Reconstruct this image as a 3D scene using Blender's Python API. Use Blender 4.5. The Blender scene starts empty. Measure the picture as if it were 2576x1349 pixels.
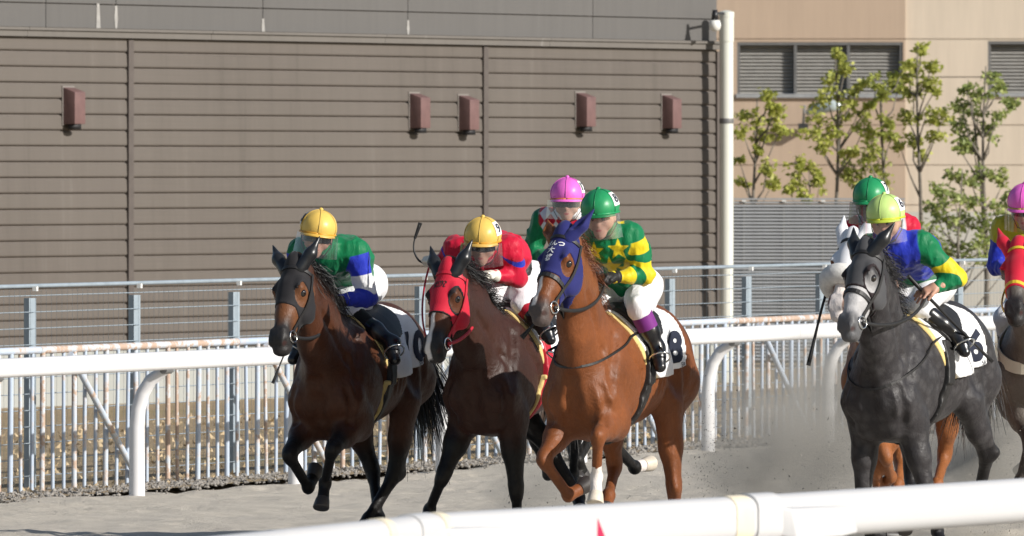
import bpy, bmesh, math, random
import numpy as np
from mathutils import Vector, Matrix
random.seed(7); RNG = np.random.default_rng(7)
PI = math.pi
SC = bpy.context.scene
COL = SC.collection

# ------------------------------------------------------------------ camera, sky, sun, exposure
F_PX, EYE, HOR = 10500.0, 2.52, 165.0          # focal length in pixels of a 1024 wide picture, eye height, horizon row
cam_data = bpy.data.cameras.new('camera')
cam_data.sensor_width = 36.0
cam_data.lens = F_PX * 36.0 / 1024.0
cam_data.shift_y = -(268.0 - HOR) / 1024.0
cam_data.clip_start = 0.5
cam_data.clip_end = 1500.0
cam_data.dof.use_dof = True
cam_data.dof.focus_distance = 66.5
cam_data.dof.aperture_fstop = 13.0
cam = bpy.data.objects.new('camera', cam_data)
cam.location = (0, 0, EYE)
cam.rotation_euler = (math.radians(90), 0, 0)
COL.objects.link(cam)
SC.camera = cam

SUN_EL = math.radians(26.0)
SUN_DIR = Vector((-0.86, 0.51, 0)).normalized()      # the way the light travels over the ground
w = bpy.data.worlds.new('World'); SC.world = w; w.use_nodes = True
nt = w.node_tree; nt.nodes.clear()
sky = nt.nodes.new('ShaderNodeTexSky'); sky.sky_type = 'NISHITA'; sky.sun_disc = False
sky.sun_elevation = SUN_EL
sky.sun_rotation = math.atan2(-SUN_DIR.x, -SUN_DIR.y)
bg = nt.nodes.new('ShaderNodeBackground'); bg.inputs['Strength'].default_value = 0.075
wo = nt.nodes.new('ShaderNodeOutputWorld')
nt.links.new(sky.outputs[0], bg.inputs[0]); nt.links.new(bg.outputs[0], wo.inputs[0])
sd = bpy.data.lights.new('sun', 'SUN'); sd.energy = 4.6; sd.angle = math.radians(0.53); sd.color = (1.0, 0.955, 0.89)
sun = bpy.data.objects.new('sun', sd); COL.objects.link(sun)
ld = Vector((SUN_DIR.x * math.cos(SUN_EL), SUN_DIR.y * math.cos(SUN_EL), -math.sin(SUN_EL)))
sun.rotation_euler = ld.to_track_quat('-Z', 'Y').to_euler()
sun.location = (40, -20, 40)
vs = SC.view_settings
vs.view_transform = 'Standard'; vs.look = 'None'; vs.gamma = 1.0; vs.exposure = 0.25
vs.use_curve_mapping = False
SC.cycles.use_denoising = True
SC.cycles.volume_step_rate = 2.0
SC.cycles.max_bounces = 8
SC.cycles.transparent_max_bounces = 24

# ------------------------------------------------------------------ picture helpers
def ground(px, py):                    # the ground point seen at a pixel
    Y = EYE * F_PX / (py - HOR)
    return Vector(((px - 512.0) / F_PX * Y, Y, 0))
def at(px, py, Y):                     # the point at depth Y seen at a pixel
    return Vector(((px - 512.0) / F_PX * Y, Y, EYE + (HOR - py) / F_PX * Y))
ZR = {1: (950, 750, 1439 / 800), 2: (1500, 750, 1253 / 650), 3: (1900, 620, 1349 / 800), 4: (3000, 650, 1416 / 840),
      5: (950, 1300, 1518 / 800), 6: (1550, 1250, 2039 / 1150), 7: (2950, 1250, 1578 / 890)}
def R(k, x, y):
    ox, oy, s = ZR[k]
    return ((ox + x / s) / 3.75, (oy + y / s) / 3.75)

# ------------------------------------------------------------------ objects
def tag(o, label=None, cat=None, group=None, kind=None):
    if label: o['label'] = label
    if cat: o['category'] = cat
    if group: o['group'] = group
    if kind: o['kind'] = kind
    return o
def link(name, me, mat=None, parent=None):
    o = bpy.data.objects.new(name, me)
    COL.objects.link(o)
    if mat is not None and not me.materials: me.materials.append(mat)
    if parent is not None: o.parent = parent
    return o
def empty(name, loc=(0, 0, 0), rz=0.0):
    o = bpy.data.objects.new(name, None); o.empty_display_size = 0.2
    o.location = loc; o.rotation_euler = (0, 0, rz); COL.objects.link(o)
    return o
class MB:
    """collects simple shapes into one mesh"""
    def __init__(s): s.v = []; s.f = []
    def add(s, v, f):
        n = len(s.v); s.v.extend([tuple(p) for p in v]); s.f.extend([tuple(i + n for i in q) for q in f]); return s
    def box(s, c, d, rz=0.0, M=None):
        x, y, z = d[0] / 2, d[1] / 2, d[2] / 2
        pts = [Vector((i * x, j * y, k * z)) for k in (-1, 1) for j in (-1, 1) for i in (-1, 1)]
        m = M if M is not None else Matrix.Rotation(rz, 3, 'Z')
        pts = [m @ p + Vector(c) for p in pts]
        return s.add(pts, [(0, 2, 3, 1), (4, 5, 7, 6), (0, 1, 5, 4), (2, 6, 7, 3), (0, 4, 6, 2), (1, 3, 7, 5)])
    def tube(s, pts, r, n=8, cap=True, ell=1.0, up=None, sq=None):
        pts = [Vector(p) for p in pts]; m = len(pts)
        rr = r if isinstance(r, (list, tuple, np.ndarray)) else [r] * m
        vs_ = []; last = None
        for i, p in enumerate(pts):
            t = (pts[min(i + 1, m - 1)] - pts[max(i - 1, 0)])
            if t.length < 1e-9: t = Vector((0, 0, 1))
            t.normalize()
            if up is not None: u = Vector(up[i] if isinstance(up, list) else up)
            elif last is not None: u = last
            else: u = Vector((0, 0, 1)) if abs(t.z) < 0.9 else Vector((1, 0, 0))
            u = (u - t * u.dot(t))
            if u.length < 1e-6: u = t.orthogonal()
            u.normalize(); last = u; wv = t.cross(u)
            for k in range(n):
                a = 2 * PI * (k + 0.5) / n
                ca, sa = math.cos(a), math.sin(a)
                if sq:
                    ca = math.copysign(abs(ca) ** sq, ca); sa = math.copysign(abs(sa) ** sq, sa)
                vs_.append(p + u * (ca * rr[i]) + wv * (sa * rr[i] * ell))
        fs = [(i * n + k, i * n + (k + 1) % n, (i + 1) * n + (k + 1) % n, (i + 1) * n + k) for i in range(m - 1) for k in range(n)]
        if cap: fs += [tuple(range(n - 1, -1, -1)), tuple((m - 1) * n + k for k in range(n))]
        return s.add(vs_, fs)
    def mesh(s, name, smooth=False):
        me = bpy.data.meshes.new(name); me.from_pydata(s.v, [], s.f); me.validate()
        if smooth: me.polygons.foreach_set('use_smooth', [True] * len(me.polygons))
        me.update(); return me
    def build(s, name, mat, parent=None, smooth=False):
        return link(name, s.mesh(name, smooth), mat, parent)
def auto_smooth(me, ang=40):
    me.polygons.foreach_set('use_smooth', [True] * len(me.polygons))
    try: me.set_sharp_from_angle(angle=math.radians(ang))
    except Exception: pass
def bevel_mesh(me, w_, seg=2):
    bm = bmesh.new(); bm.from_mesh(me)
    bmesh.ops.bevel(bm, geom=bm.edges[:], offset=w_, segments=seg, affect='EDGES', profile=0.6)
    bm.to_mesh(me); bm.free(); auto_smooth(me, 50); return me

# ------------------------------------------------------------------ materials
def srgb(r, g, b):
    f = lambda c: (c / 255 / 12.92) if c / 255 <= 0.04045 else ((c / 255 + 0.055) / 1.055) ** 2.4
    return (f(r), f(g), f(b), 1)
def rgb(r, g, b): return (r, g, b, 1)
class NT:
    def __init__(s, name):
        s.m = bpy.data.materials.new(name); s.m.use_nodes = True; s.t = s.m.node_tree; s.t.nodes.clear()
        s.out = s.n('ShaderNodeOutputMaterial'); s.b = s.n('ShaderNodeBsdfPrincipled')
        s.l(s.b.outputs[0], s.out.inputs[0])
    def n(s, k, **kw):
        x = s.t.nodes.new(k)
        for a, v in kw.items(): setattr(x, a, v)
        return x
    def l(s, a, b): s.t.links.new(a, b)
    def coord(s, kind='Object', scale=(1, 1, 1), rot=(0, 0, 0)):
        c = s.n('ShaderNodeTexCoord'); mp = s.n('ShaderNodeMapping')
        mp.inputs['Scale'].default_value = scale; mp.inputs['Rotation'].default_value = rot
        s.l(c.outputs[kind], mp.inputs[0]); return mp.outputs[0]
    def noise(s, scale, detail=4, rough=0.55, vec=None, dist=0.0):
        x = s.n('ShaderNodeTexNoise'); x.inputs['Scale'].default_value = scale; x.inputs['Detail'].default_value = detail
        x.inputs['Roughness'].default_value = rough; x.inputs['Distortion'].default_value = dist
        if vec is not None: s.l(vec, x.inputs['Vector'])
        return x.outputs['Fac']
    def ramp(s, fac, stops, interp='LINEAR'):
        x = s.n('ShaderNodeValToRGB'); cr = x.color_ramp; cr.interpolation = interp
        while len(cr.elements) < len(stops): cr.elements.new(0.5)
        for e, (p, c) in zip(cr.elements, stops): e.position = p; e.color = c
        s.l(fac, x.inputs[0]); return x.outputs[0]
    def mix(s, fac, a, b, mode='MIX'):
        x = s.n('ShaderNodeMix', data_type='RGBA', blend_type=mode, clamp_factor=True)
        for sock, v in ((x.inputs[0], fac), (x.inputs[6], a), (x.inputs[7], b)):
            if hasattr(v, 'links'): s.l(v, sock)
            else: sock.default_value = v
        return x.outputs[2]
    def rng(s, v, a, b, c=0.0, d=1.0):
        x = s.n('ShaderNodeMapRange', clamp=True)
        s.l(v, x.inputs[0])
        for i, q in enumerate((a, b, c, d)): x.inputs[i + 1].default_value = q
        return x.outputs[0]
    def math(s, op, a, b=0.0):
        x = s.n('ShaderNodeMath', operation=op)
        for sock, v in ((x.inputs[0], a), (x.inputs[1], b)):
            if hasattr(v, 'links'): s.l(v, sock)
            else: sock.default_value = v
        return x.outputs[0]
    def attr(s, name):
        x = s.n('ShaderNodeAttribute'); x.attribute_name = name; return x.outputs['Fac']
    def bump(s, h, strength=0.3, dist=0.01, normal=None):
        x = s.n('ShaderNodeBump'); x.inputs['Strength'].default_value = strength; x.inputs['Distance'].default_value = dist
        s.l(h, x.inputs['Height'])
        if normal is not None: s.l(normal, x.inputs['Normal'])
        return x.outputs[0]
    def set(s, **kw):
        for k, v in kw.items():
            sock = s.b.inputs[{'color': 'Base Color', 'rough': 'Roughness', 'metal': 'Metallic', 'spec': 'Specular IOR Level',
                               'normal': 'Normal', 'alpha': 'Alpha', 'sheen': 'Sheen Weight', 'coat': 'Coat Weight', 'trans': 'Transmission Weight',
                               'ior': 'IOR', 'sss': 'Subsurface Weight', 'coat_rough': 'Coat Roughness', 'sheen_rough': 'Sheen Roughness'}[k]]
            if hasattr(v, 'links'): s.l(v, sock)
            else: sock.default_value = v
        return s
MATS = {}
def plain(name, col, rough=0.5, metal=0.0, vary=0.12, scale=8.0, bump=0.0, bscale=60.0, spec=0.5, coat=0.0):
    if name in MATS: return MATS[name]
    t = NT(name); v = t.coord('Object')
    n_ = t.noise(scale, 5, 0.6, v)
    dark = tuple(c * (1 - vary) for c in col[:3]) + (1,); lite = tuple(min(1, c * (1 + vary)) for c in col[:3]) + (1,)
    t.set(color=t.ramp(n_, [(0.3, dark), (0.7, lite)]), rough=rough, metal=metal, spec=spec, coat=coat)
    if bump: t.set(normal=t.bump(t.noise(bscale, 4, 0.6, v), bump, 0.004))
    MATS[name] = t.m; return t.m

# ------------------------------------------------------------------ distance fields and their surfaces
class Field:
    """a union of tapered, flattened capsules; evaluated on a grid and turned into one continuous surface"""
    def __init__(s): s.p = []; s.cut = []
    def cap(s, a, b, ra, rb, su=1.0, u=(0, 1, 0), k=0.04):
        s.p.append((np.array(a, float), np.array(b, float), float(ra), float(rb), float(su), np.array(u, float) / np.linalg.norm(u), float(k))); return s
    def ball(s, a, r, su=1.0, u=(0, 1, 0), k=0.03): return s.cap(a, np.array(a, float) + 1e-4, r, r, su, u, k)
    def sub(s, a, b, ra, rb, k=0.012):
        s.cut.append((np.array(a, float), np.array(b, float), float(ra), float(rb), 1.0, np.array((0, 1, 0.0)), float(k))); return s
    @staticmethod
    def d1(P, pr):
        a, b, ra, rb, su, u, k = pr
        ab = b - a; L2 = ab @ ab
        q = P - a
        t = np.clip((q @ ab) / L2, 0, 1)
        q = q - t[..., None] * ab
        r = ra + (rb - ra) * t
        if su != 1.0:
            qu = q @ u
            q = q + (qu * (1 / su - 1))[..., None] * u
            return (np.sqrt((q * q).sum(-1)) - r) * (su ** 0.5 if su < 1 else 1.0)
        return np.sqrt((q * q).sum(-1)) - r
    @staticmethod
    def smin(a, b, k):
        h = np.maximum(k - np.abs(a - b), 0) / k
        return np.minimum(a, b) - h * h * k * 0.25
    def eval(s, P):
        P = np.asarray(P, float)
        D = np.full(P.shape[:-1], 0.35)
        for pr in s.p: D = s.smin(D, s.d1(P, pr), pr[6])
        for pr in s.cut: D = -s.smin(-D, s.d1(P, pr), pr[6])
        return D
    def bounds(s, pad=0.05):
        lo = np.min([np.minimum(p[0], p[1]) - max(p[2], p[3]) * max(1, p[4]) for p in s.p], 0) - pad
        hi = np.max([np.maximum(p[0], p[1]) + max(p[2], p[3]) * max(1, p[4]) for p in s.p], 0) + pad
        return lo, hi
    def grid(s, h, lo=None, hi=None):
        l, u = s.bounds()
        lo = l if lo is None else np.maximum(lo, l); hi = u if hi is None else np.minimum(hi, u)
        n = np.ceil((hi - lo) / h).astype(int) + 1
        D = np.full(n, 0.35, np.float32)
        ax = [lo[i] + h * np.arange(n[i]) for i in range(3)]
        def part(pr):
            m = max(pr[2], pr[3]) * max(1, pr[4]) + pr[6] + 0.035
            i0 = np.clip(np.floor((np.minimum(pr[0], pr[1]) - m - lo) / h).astype(int), 0, n - 1)
            i1 = np.clip(np.ceil((np.maximum(pr[0], pr[1]) + m - lo) / h).astype(int) + 1, 1, n)
            if (i1 <= i0).any(): return None
            sl = tuple(slice(i0[i], i1[i]) for i in range(3))
            P = np.stack(np.meshgrid(*[ax[i][sl[i]] for i in range(3)], indexing='ij'), -1)
            return sl, s.d1(P, pr).astype(np.float32)
        for pr in s.p:
            q = part(pr)
            if q: D[q[0]] = s.smin(D[q[0]], q[1], pr[6])
        for pr in s.cut:
            q = part(pr)
            if q: D[q[0]] = -s.smin(-D[q[0]], q[1], pr[6])
        return Grid(D, lo, h)
class Grid:
    def __init__(s, D, lo, h): s.D, s.lo, s.h = D, np.array(lo, float), h
    def pts(s, sl=None):
        n = s.D.shape
        ax = [s.lo[i] + s.h * np.arange(n[i]) for i in range(3)]
        if sl: ax = [ax[i][sl[i]] for i in range(3)]
        return np.stack(np.meshgrid(*ax, indexing='ij'), -1)
    def carve(s, pr):
        m = max(pr[2], pr[3]) + pr[6] + .03; n = np.array(s.D.shape)
        i0 = np.clip(np.floor((np.minimum(pr[0], pr[1]) - m - s.lo) / s.h).astype(int), 0, n - 1); i1 = np.clip(np.ceil((np.maximum(pr[0], pr[1]) + m - s.lo) / s.h).astype(int) + 1, 1, n)
        if (i1 <= i0).any(): return
        sl = tuple(slice(i0[i], i1[i]) for i in range(3))
        s.D[sl] = -Field.smin(-s.D[sl], Field.d1(s.pts(sl), pr).astype(np.float32), pr[6])
    def crop(s, lo, hi):
        i0 = np.clip(np.floor((np.array(lo) - s.lo) / s.h).astype(int), 0, np.array(s.D.shape) - 2)
        i1 = np.clip(np.ceil((np.array(hi) - s.lo) / s.h).astype(int) + 1, 2, s.D.shape)
        return Grid(s.D[i0[0]:i1[0], i0[1]:i1[1], i0[2]:i1[2]].copy(), s.lo + i0 * s.h, s.h)
    def sample(s, P):
        q = (np.asarray(P, float) - s.lo) / s.h
        n = np.array(s.D.shape)
        i = np.clip(np.floor(q).astype(int), 0, n - 2); f = np.clip(q - i, 0, 1)
        r = 0
        for dx in (0, 1):
            for dy in (0, 1):
                for dz in (0, 1):
                    wgt = (f[..., 0] if dx else 1 - f[..., 0]) * (f[..., 1] if dy else 1 - f[..., 1]) * (f[..., 2] if dz else 1 - f[..., 2])
                    r = r + wgt * s.D[i[..., 0] + dx, i[..., 1] + dy, i[..., 2] + dz]
        return r
    def normal(s, P):
        e = s.h; P = np.asarray(P, float); g = []
        for i in range(3):
            d = np.zeros(3); d[i] = e
            g.append(s.sample(P + d) - s.sample(P - d))
        g = np.stack(g, -1); return g / (np.linalg.norm(g, axis=-1, keepdims=True) + 1e-9)
    def hit(s, p, d, far=0.6, step=0.004):     # surface met when coming from far outside towards p
        p = np.array(p, float); d = np.array(d, float); d /= np.linalg.norm(d)
        ts = np.arange(far, -0.05, -step)
        v = s.sample(p + ts[:, None] * d)
        j = np.argmax(v < 0)
        if not (v < 0).any(): return p
        t0 = ts[j]
        if j > 0: t0 = ts[j] + step * (0 - v[j]) / (v[j - 1] - v[j] + 1e-9)
        return p + t0 * d
def nets(g):
    """surface nets: vertices and quads of the zero level"""
    D = np.pad(g.D, 1, constant_values=0.3); lo = g.lo - g.h; h = g.h
    S = D < 0
    cnt = sum(S[i:S.shape[0] - 1 + i, j:S.shape[1] - 1 + j, k:S.shape[2] - 1 + k].astype(np.int8) for i in (0, 1) for j in (0, 1) for k in (0, 1))
    idx = np.argwhere((cnt > 0) & (cnt < 8))
    if len(idx) == 0: return np.zeros((0, 3)), np.zeros((0, 4), int)
    vid = np.full(cnt.shape, -1, np.int32); vid[idx[:, 0], idx[:, 1], idx[:, 2]] = np.arange(len(idx))
    acc = np.zeros((len(idx), 3)); num = np.zeros(len(idx))
    cs = [(i, j, k) for i in (0, 1) for j in (0, 1) for k in (0, 1)]
    val = {c: D[idx[:, 0] + c[0], idx[:, 1] + c[1], idx[:, 2] + c[2]].astype(float) for c in cs}
    for c in cs:
        for ax in range(3):
            if c[ax] == 1: continue
            e = list(c); e[ax] = 1; e = tuple(e)
            a, b = val[c], val[e]; m = (a < 0) != (b < 0)
            t = np.where(m, a / np.where(m, a - b, 1), 0)
            p = np.tile(np.array(c, float), (len(idx), 1)); p[:, ax] += t
            acc[m] += p[m]; num[m] += 1
    V = lo + h * (idx + acc / num[:, None])
    quads = []
    for ax in range(3):
        s0 = [slice(None)] * 3; s1 = [slice(None)] * 3
        s0[ax] = slice(0, -1); s1[ax] = slice(1, None)
        A, B = S[tuple(s0)], S[tuple(s1)]
        E = np.argwhere(A != B)
        o1, o2 = (ax + 1) % 3, (ax + 2) % 3
        ok = (E[:, o1] > 0) & (E[:, o2] > 0) & (E[:, o1] < cnt.shape[o1]) & (E[:, o2] < cnt.shape[o2]); E = E[ok]
        inside_first = A[E[:, 0], E[:, 1], E[:, 2]]
        def c_(d1, d2):
            q = E.copy(); q[:, o1] -= d1; q[:, o2] -= d2
            return vid[q[:, 0], q[:, 1], q[:, 2]]
        Q = np.stack([c_(1, 1), c_(0, 1), c_(0, 0), c_(1, 0)], 1)
        Q[~inside_first] = Q[~inside_first][:, ::-1]
        quads.append(Q)
    Q = np.concatenate(quads); Q = Q[(Q >= 0).all(1)]
    return V, Q
def relax(V, Q, n=1, lam=0.5):
    E = np.concatenate([Q[:, [0, 1]], Q[:, [1, 2]], Q[:, [2, 3]], Q[:, [3, 0]]])
    for _ in range(n):
        for l_ in (lam, -lam * 1.03):
            acc = np.zeros_like(V); num = np.zeros(len(V))
            np.add.at(acc, E[:, 0], V[E[:, 1]]); np.add.at(num, E[:, 0], 1)
            np.add.at(acc, E[:, 1], V[E[:, 0]]); np.add.at(num, E[:, 1], 1)
            V = V + l_ * (acc / np.maximum(num, 1)[:, None] - V)
    return V
def np_mesh(name, V, Q, smooth=True):
    me = bpy.data.meshes.new(name)
    me.vertices.add(len(V)); me.vertices.foreach_set('co', np.asarray(V, np.float32).ravel())
    k = Q.shape[1]
    me.loops.add(Q.size); me.loops.foreach_set('vertex_index', Q.astype(np.int32).ravel())
    me.polygons.add(len(Q)); me.polygons.foreach_set('loop_start', np.arange(0, Q.size, k, dtype=np.int32))
    if smooth: me.polygons.foreach_set('use_smooth', np.ones(len(Q), bool))
    me.update(calc_edges=True); return me
def put_attr(me, name, arr):
    a = me.attributes.new(name, 'FLOAT', 'POINT'); a.data.foreach_set('value', np.asarray(arr, np.float32))
def surf(name, g, mat, parent=None, rel=1, zones=None):
    V, Q = nets(g)
    if rel: V = relax(V, Q, rel)
    me = np_mesh(name, V, Q)
    if zones:
        for k, fn in zones.items(): put_attr(me, k, fn(V))
    return link(name, me, mat, parent), V
# ================================================================== THE SETTING
RAIL_A = ground(137, 495); RAIL_B = ground(828, 442)
RD = (RAIL_B - RAIL_A); RD.z = 0; RLEN = RD.length; RD.normalize()           # along the far rail, away to the right
RN = Vector((-RD.y, RD.x, 0))                                              # away from the track
RANG = math.atan2(RD.y, RD.x)
def rail(s, off=0.0, z=0.0): return RAIL_A + RD * s + RN * off + Vector((0, 0, z))

# ---- materials of the setting
def m_sand():
    t = NT('track_sand'); v = t.coord('Object')
    big = t.noise(0.5, 4, 0.6, v); mid = t.noise(5.0, 6, 0.65, v); fine = t.noise(90, 4, 0.7, v)
    c = t.ramp(mid, [(0.3, rgb(.48, .435, .365)), (0.7, rgb(.63, .575, .49))])
    c = t.mix(t.rng(big, .35, .7, 0, .45), c, rgb(.57, .52, .45))
    c = t.mix(t.rng(fine, .45, .75, 0, .5), c, rgb(.42, .38, .32))
    t.set(color=c, rough=0.95, spec=0.2, normal=t.bump(fine, 0.6, 0.02, t.bump(mid, 0.5, 0.05)))
    return t.m
def m_dry():
    t = NT('dry_grass_ground'); v = t.coord('Object')
    n1 = t.noise(2.0, 5, 0.65, v); n2 = t.noise(30, 5, 0.7, v); n3 = t.noise(.35, 3, 0.5, v)
    c = t.ramp(n2, [(0.3, rgb(.24, .175, .11)), (0.5, rgb(.42, .325, .21)), (0.72, rgb(.56, .45, .30))])
    c = t.mix(t.rng(n1, .5, .72, 0, .6), c, rgb(.27, .205, .135))
    c = t.mix(t.rng(n3, .55, .7, 0, .5), c, rgb(.26, .25, .12))
    t.set(color=c, rough=0.95, spec=0.1, normal=t.bump(n2, 0.8, 0.04)); return t.m
def m_white(name, col=(.83, .83, .83), dirt=0.25):
    t = NT(name); v = t.coord('Object')
    n1 = t.noise(3.0, 5, 0.7, v); n2 = t.noise(25, 4, 0.6, t.coord('Object', (1, 1, .15)))
    c = t.mix(t.rng(n1, .5, .8, 0, dirt), rgb(*col), rgb(col[0] * .78, col[1] * .75, col[2] * .70))
    c = t.mix(t.rng(n2, .58, .75, 0, dirt), c, rgb(.45, .42, .38))
    t.set(color=c, rough=t.rng(n1, .3, .8, .35, .55), spec=0.45); return t.m
def m_picket():
    t = NT('blue_grey_paint_rusting'); v = t.coord('Object')
    oi = t.n('ShaderNodeObjectInfo')
    off = t.n('ShaderNodeVectorMath', operation='ADD'); t.l(v, off.inputs[0]); 
    sc_ = t.n('ShaderNodeVectorMath', operation='SCALE'); sc_.inputs[0].default_value = (37, 11, 23); t.l(oi.outputs['Random'], sc_.inputs['Scale'])
    t.l(sc_.outputs[0], off.inputs[1])
    n1 = t.noise(9, 5, 0.7, off.outputs[0])
    thr = t.math('SUBTRACT', t.math('ADD', n1, t.math('MULTIPLY', t.math('POWER', oi.outputs['Random'], 3.0), .22)), 0.62)
    c = t.mix(t.rng(thr, 0, .05), t.mix(oi.outputs['Random'], rgb(.42, .50, .62), rgb(.53, .59, .66)), rgb(.33, .17, .09))
    c = t.mix(t.rng(thr, -.10, 0, 0, .55), c, rgb(.60, .50, .42))
    t.set(color=c, rough=0.6, spec=0.3); return t.m
def m_board():
    t = NT('taupe_siding'); v = t.coord('Object')
    oi = t.n('ShaderNodeObjectInfo')
    g = t.coord('Generated')
    geo = t.n('ShaderNodeNewGeometry'); mpw = t.n('ShaderNodeMapping'); mpw.inputs['Scale'].default_value = (1.5, 1.5, .10); t.l(geo.outputs['Position'], mpw.inputs[0])
    st = t.noise(2.6, 6, 0.72, mpw.outputs[0]); big = t.noise(.35, 3, .5, geo.outputs['Position'])
    gr = t.noise(14, 4, 0.6, t.coord('Object', (.05, 1, 6)))
    c = t.ramp(st, [(0.25, rgb(.106, .0930, .0825)), (0.7, rgb(.134, .117, .104))])
    c = t.mix(t.rng(gr, .4, .75, 0, .35), c, rgb(.093, .083, .072))
    c = t.mix(t.rng(big, .4, .65, 0, .35), c, rgb(.146, .129, .116)); c = t.mix(t.rng(st, .60, .78, 0, .38), c, rgb(.19, .178, .162)); c = t.mix(t.rng(st, .42, .28, 0, .35), c, rgb(.075, .066, .058))
    c = t.mix(t.math('MULTIPLY', oi.outputs['Random'], .30), c, rgb(.136, .121, .104))
    t.set(color=c, rough=0.72, spec=0.25); return t.m
def m_stain_panel(name, col, streak):
    t = NT(name)
    st = t.noise(5, 5, 0.7, t.coord('Object', (1.4, 1, .10))); n2 = t.noise(.7, 3, .5, t.coord('Object'))
    c = t.ramp(st, [(0.3, rgb(*[x * .93 for x in col])), (0.7, rgb(*[x * 1.05 for x in col]))])
    c = t.mix(t.rng(st, .66, .8, 0, streak), c, rgb(.5, .5, .5))
    c = t.mix(t.rng(n2, .4, .7, 0, .25), c, rgb(*[x * .85 for x in col]))
    t.set(color=c, rough=0.7, spec=0.3); return t.m
SAND, DRY = m_sand(), m_dry()
RAILW = m_white('white_rail_plastic', (.70, .70, .71), .10)
PICK = m_picket(); BOARD = m_board()
GREYP = m_stain_panel('grey_wall_panel', (.121, .1165, .112), .2)
PLINTH = m_stain_panel('pale_concrete', (.36, .37, .35), .15)
BEIGE = m_stain_panel('tan_render', (.455, .35, .265), .0)
CREAM = m_stain_panel('cream_render', (.60, .515, .415), .0)
STEEL = plain('galvanised_steel', rgb(.34, .40, .45), 0.45, 0.25, .12)
DARKM = plain('dark_metal_frame', rgb(.16, .16, .16), 0.5, 0.2, .15)
SLATM = plain('grey_aluminium_slat', rgb(.33, .34, .35), 0.5, 0.2, .10)

# ---- ground: one flat sheet to the horizon, the worked sand as relief above it, dry grass beyond the fence
o = MB().add([(-700, -40, -.06), (700, -40, -.06), (700, 1400, -.06), (-700, 1400, -.06)], [(0, 1, 2, 3)]).build('ground', SAND)
tag(o, 'pale sandy ground reaching to the horizon', 'ground', kind='structure')
def sand_relief():
    nx, ny = 230, 620
    xs = np.linspace(-8.5, 9.5, nx); ys = np.linspace(34, 112, ny)
    X, Y = np.meshgrid(xs, ys, indexing='ij')
    rs = np.random.default_rng(3)
    def vn(sx, sy, amp):
        gx, gy = int(18 / sx) + 3, int(78 / sy) + 3
        g = rs.random((gx, gy)) - .5
        u = (X + 8.5) / sx; v_ = (Y - 34) / sy
        i, j = np.floor(u).astype(int), np.floor(v_).astype(int); fu, fv = u - i, v_ - j
        fu = fu * fu * (3 - 2 * fu); fv = fv * fv * (3 - 2 * fv)
        return amp * ((g[i, j] * (1 - fu) + g[i + 1, j] * fu) * (1 - fv) + (g[i, j + 1] * (1 - fu) + g[i + 1, j + 1] * fu) * fv)
    Z = vn(2.2, 3.0, .05) + vn(.5, .6, .03) + vn(.2, .3, .024)
    for _ in range(900):                     # hoof prints
        hx, hy = rs.uniform(-6, 7), rs.uniform(60, 96); m_ = (np.abs(X - hx) < .3) & (np.abs(Y - hy) < .3)
        q = ((X[m_] - hx) / .085) ** 2 + ((Y[m_] - hy) / .12) ** 2; Z[m_] += -.030 * np.exp(-q) + .014 * np.exp(-(np.sqrt(q) - 1.7) ** 2 * 3)
    d = (X - RAIL_A.x) * RN.x + (Y - RAIL_A.y) * RN.y
    Z = Z - .05 * np.clip((d - .25) / .3, 0, 1) - .012
    V = np.stack([X, Y, Z], -1).reshape(-1, 3)
    i, j = np.meshgrid(np.arange(nx - 1), np.arange(ny - 1), indexing='ij')
    a = (i * ny + j).ravel()
    Q = np.stack([a, a + ny, a + ny + 1, a + 1], 1)
    return np_mesh('sand_track', V, Q)
o = link('sand_track', sand_relief(), SAND); tag(o, 'raked pale grey sand of the race track', 'track', kind='structure')
c0, c1 = rail(-30, .42), rail(120, .42)
o = MB().add([c0, c1, c1 + RN * 120, c0 + RN * 120], [(0, 1, 2, 3)]).build('dry_grass', DRY)
tag(o, 'dry brown grass strip behind the picket fence', 'grass', kind='structure')
def tufts():
    m = MB(); rs = random.Random(5)
    for _ in range(4200):
        s_, d = rs.uniform(-12, 24), rs.uniform(.9, 9)
        p = rail(s_, d); a = rs.uniform(0, PI); h = rs.uniform(.015, .05); wd = rs.uniform(.01, .03)
        dx, dy = math.cos(a) * wd, math.sin(a) * wd
        lean = Vector((rs.uniform(-.03, .03), rs.uniform(-.03, .03), h))
        m.add([p + Vector((-dx, -dy, 0)), p + Vector((dx, dy, 0)), p + lean], [(0, 1, 2)])
    return m
TUFT = plain('dry_grass_blade', rgb(.50, .39, .24), .9, 0, .3, 3.0)
tag(tufts().build('grass_tufts', TUFT), 'withered grass blades on the bank behind the fence', 'grass', kind='stuff')
def rubble():
    m = MB(); rs = random.Random(9)
    for _ in range(7000):
        s_, d = rs.uniform(-12, 26), rs.gauss(.66, .24)
        p = rail(s_, d); r = rs.uniform(.008, .024) * (1.25 if rs.random() < .1 else 1)
        M = Matrix.Rotation(rs.uniform(0, 6), 3, 'Z') @ Matrix.Rotation(rs.uniform(-.6, .6), 3, 'X')
        c = p + Vector((0, 0, r * .4))
        V = [c + M @ Vector((x * r * rs.uniform(.7, 1.3), y * r * rs.uniform(.7, 1.2), z * r * rs.uniform(.5, .9))) for x, y, z in
             ((1, 0, 0), (-1, 0, 0), (0, 1, 0), (0, -1, 0), (0, 0, 1), (0, 0, -1))]
        m.add(V, [(0, 2, 4), (2, 1, 4), (1, 3, 4), (3, 0, 4), (2, 0, 5), (1, 2, 5), (3, 1, 5), (0, 3, 5)])
    return m
STONE = plain('grey_rubble', rgb(.27, .25, .225), .95, 0, .4, 20.0)
tag(rubble().build('rubble_strip', STONE), 'grey rubble edging along the foot of the picket fence', 'rubble', kind='stuff')

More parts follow.
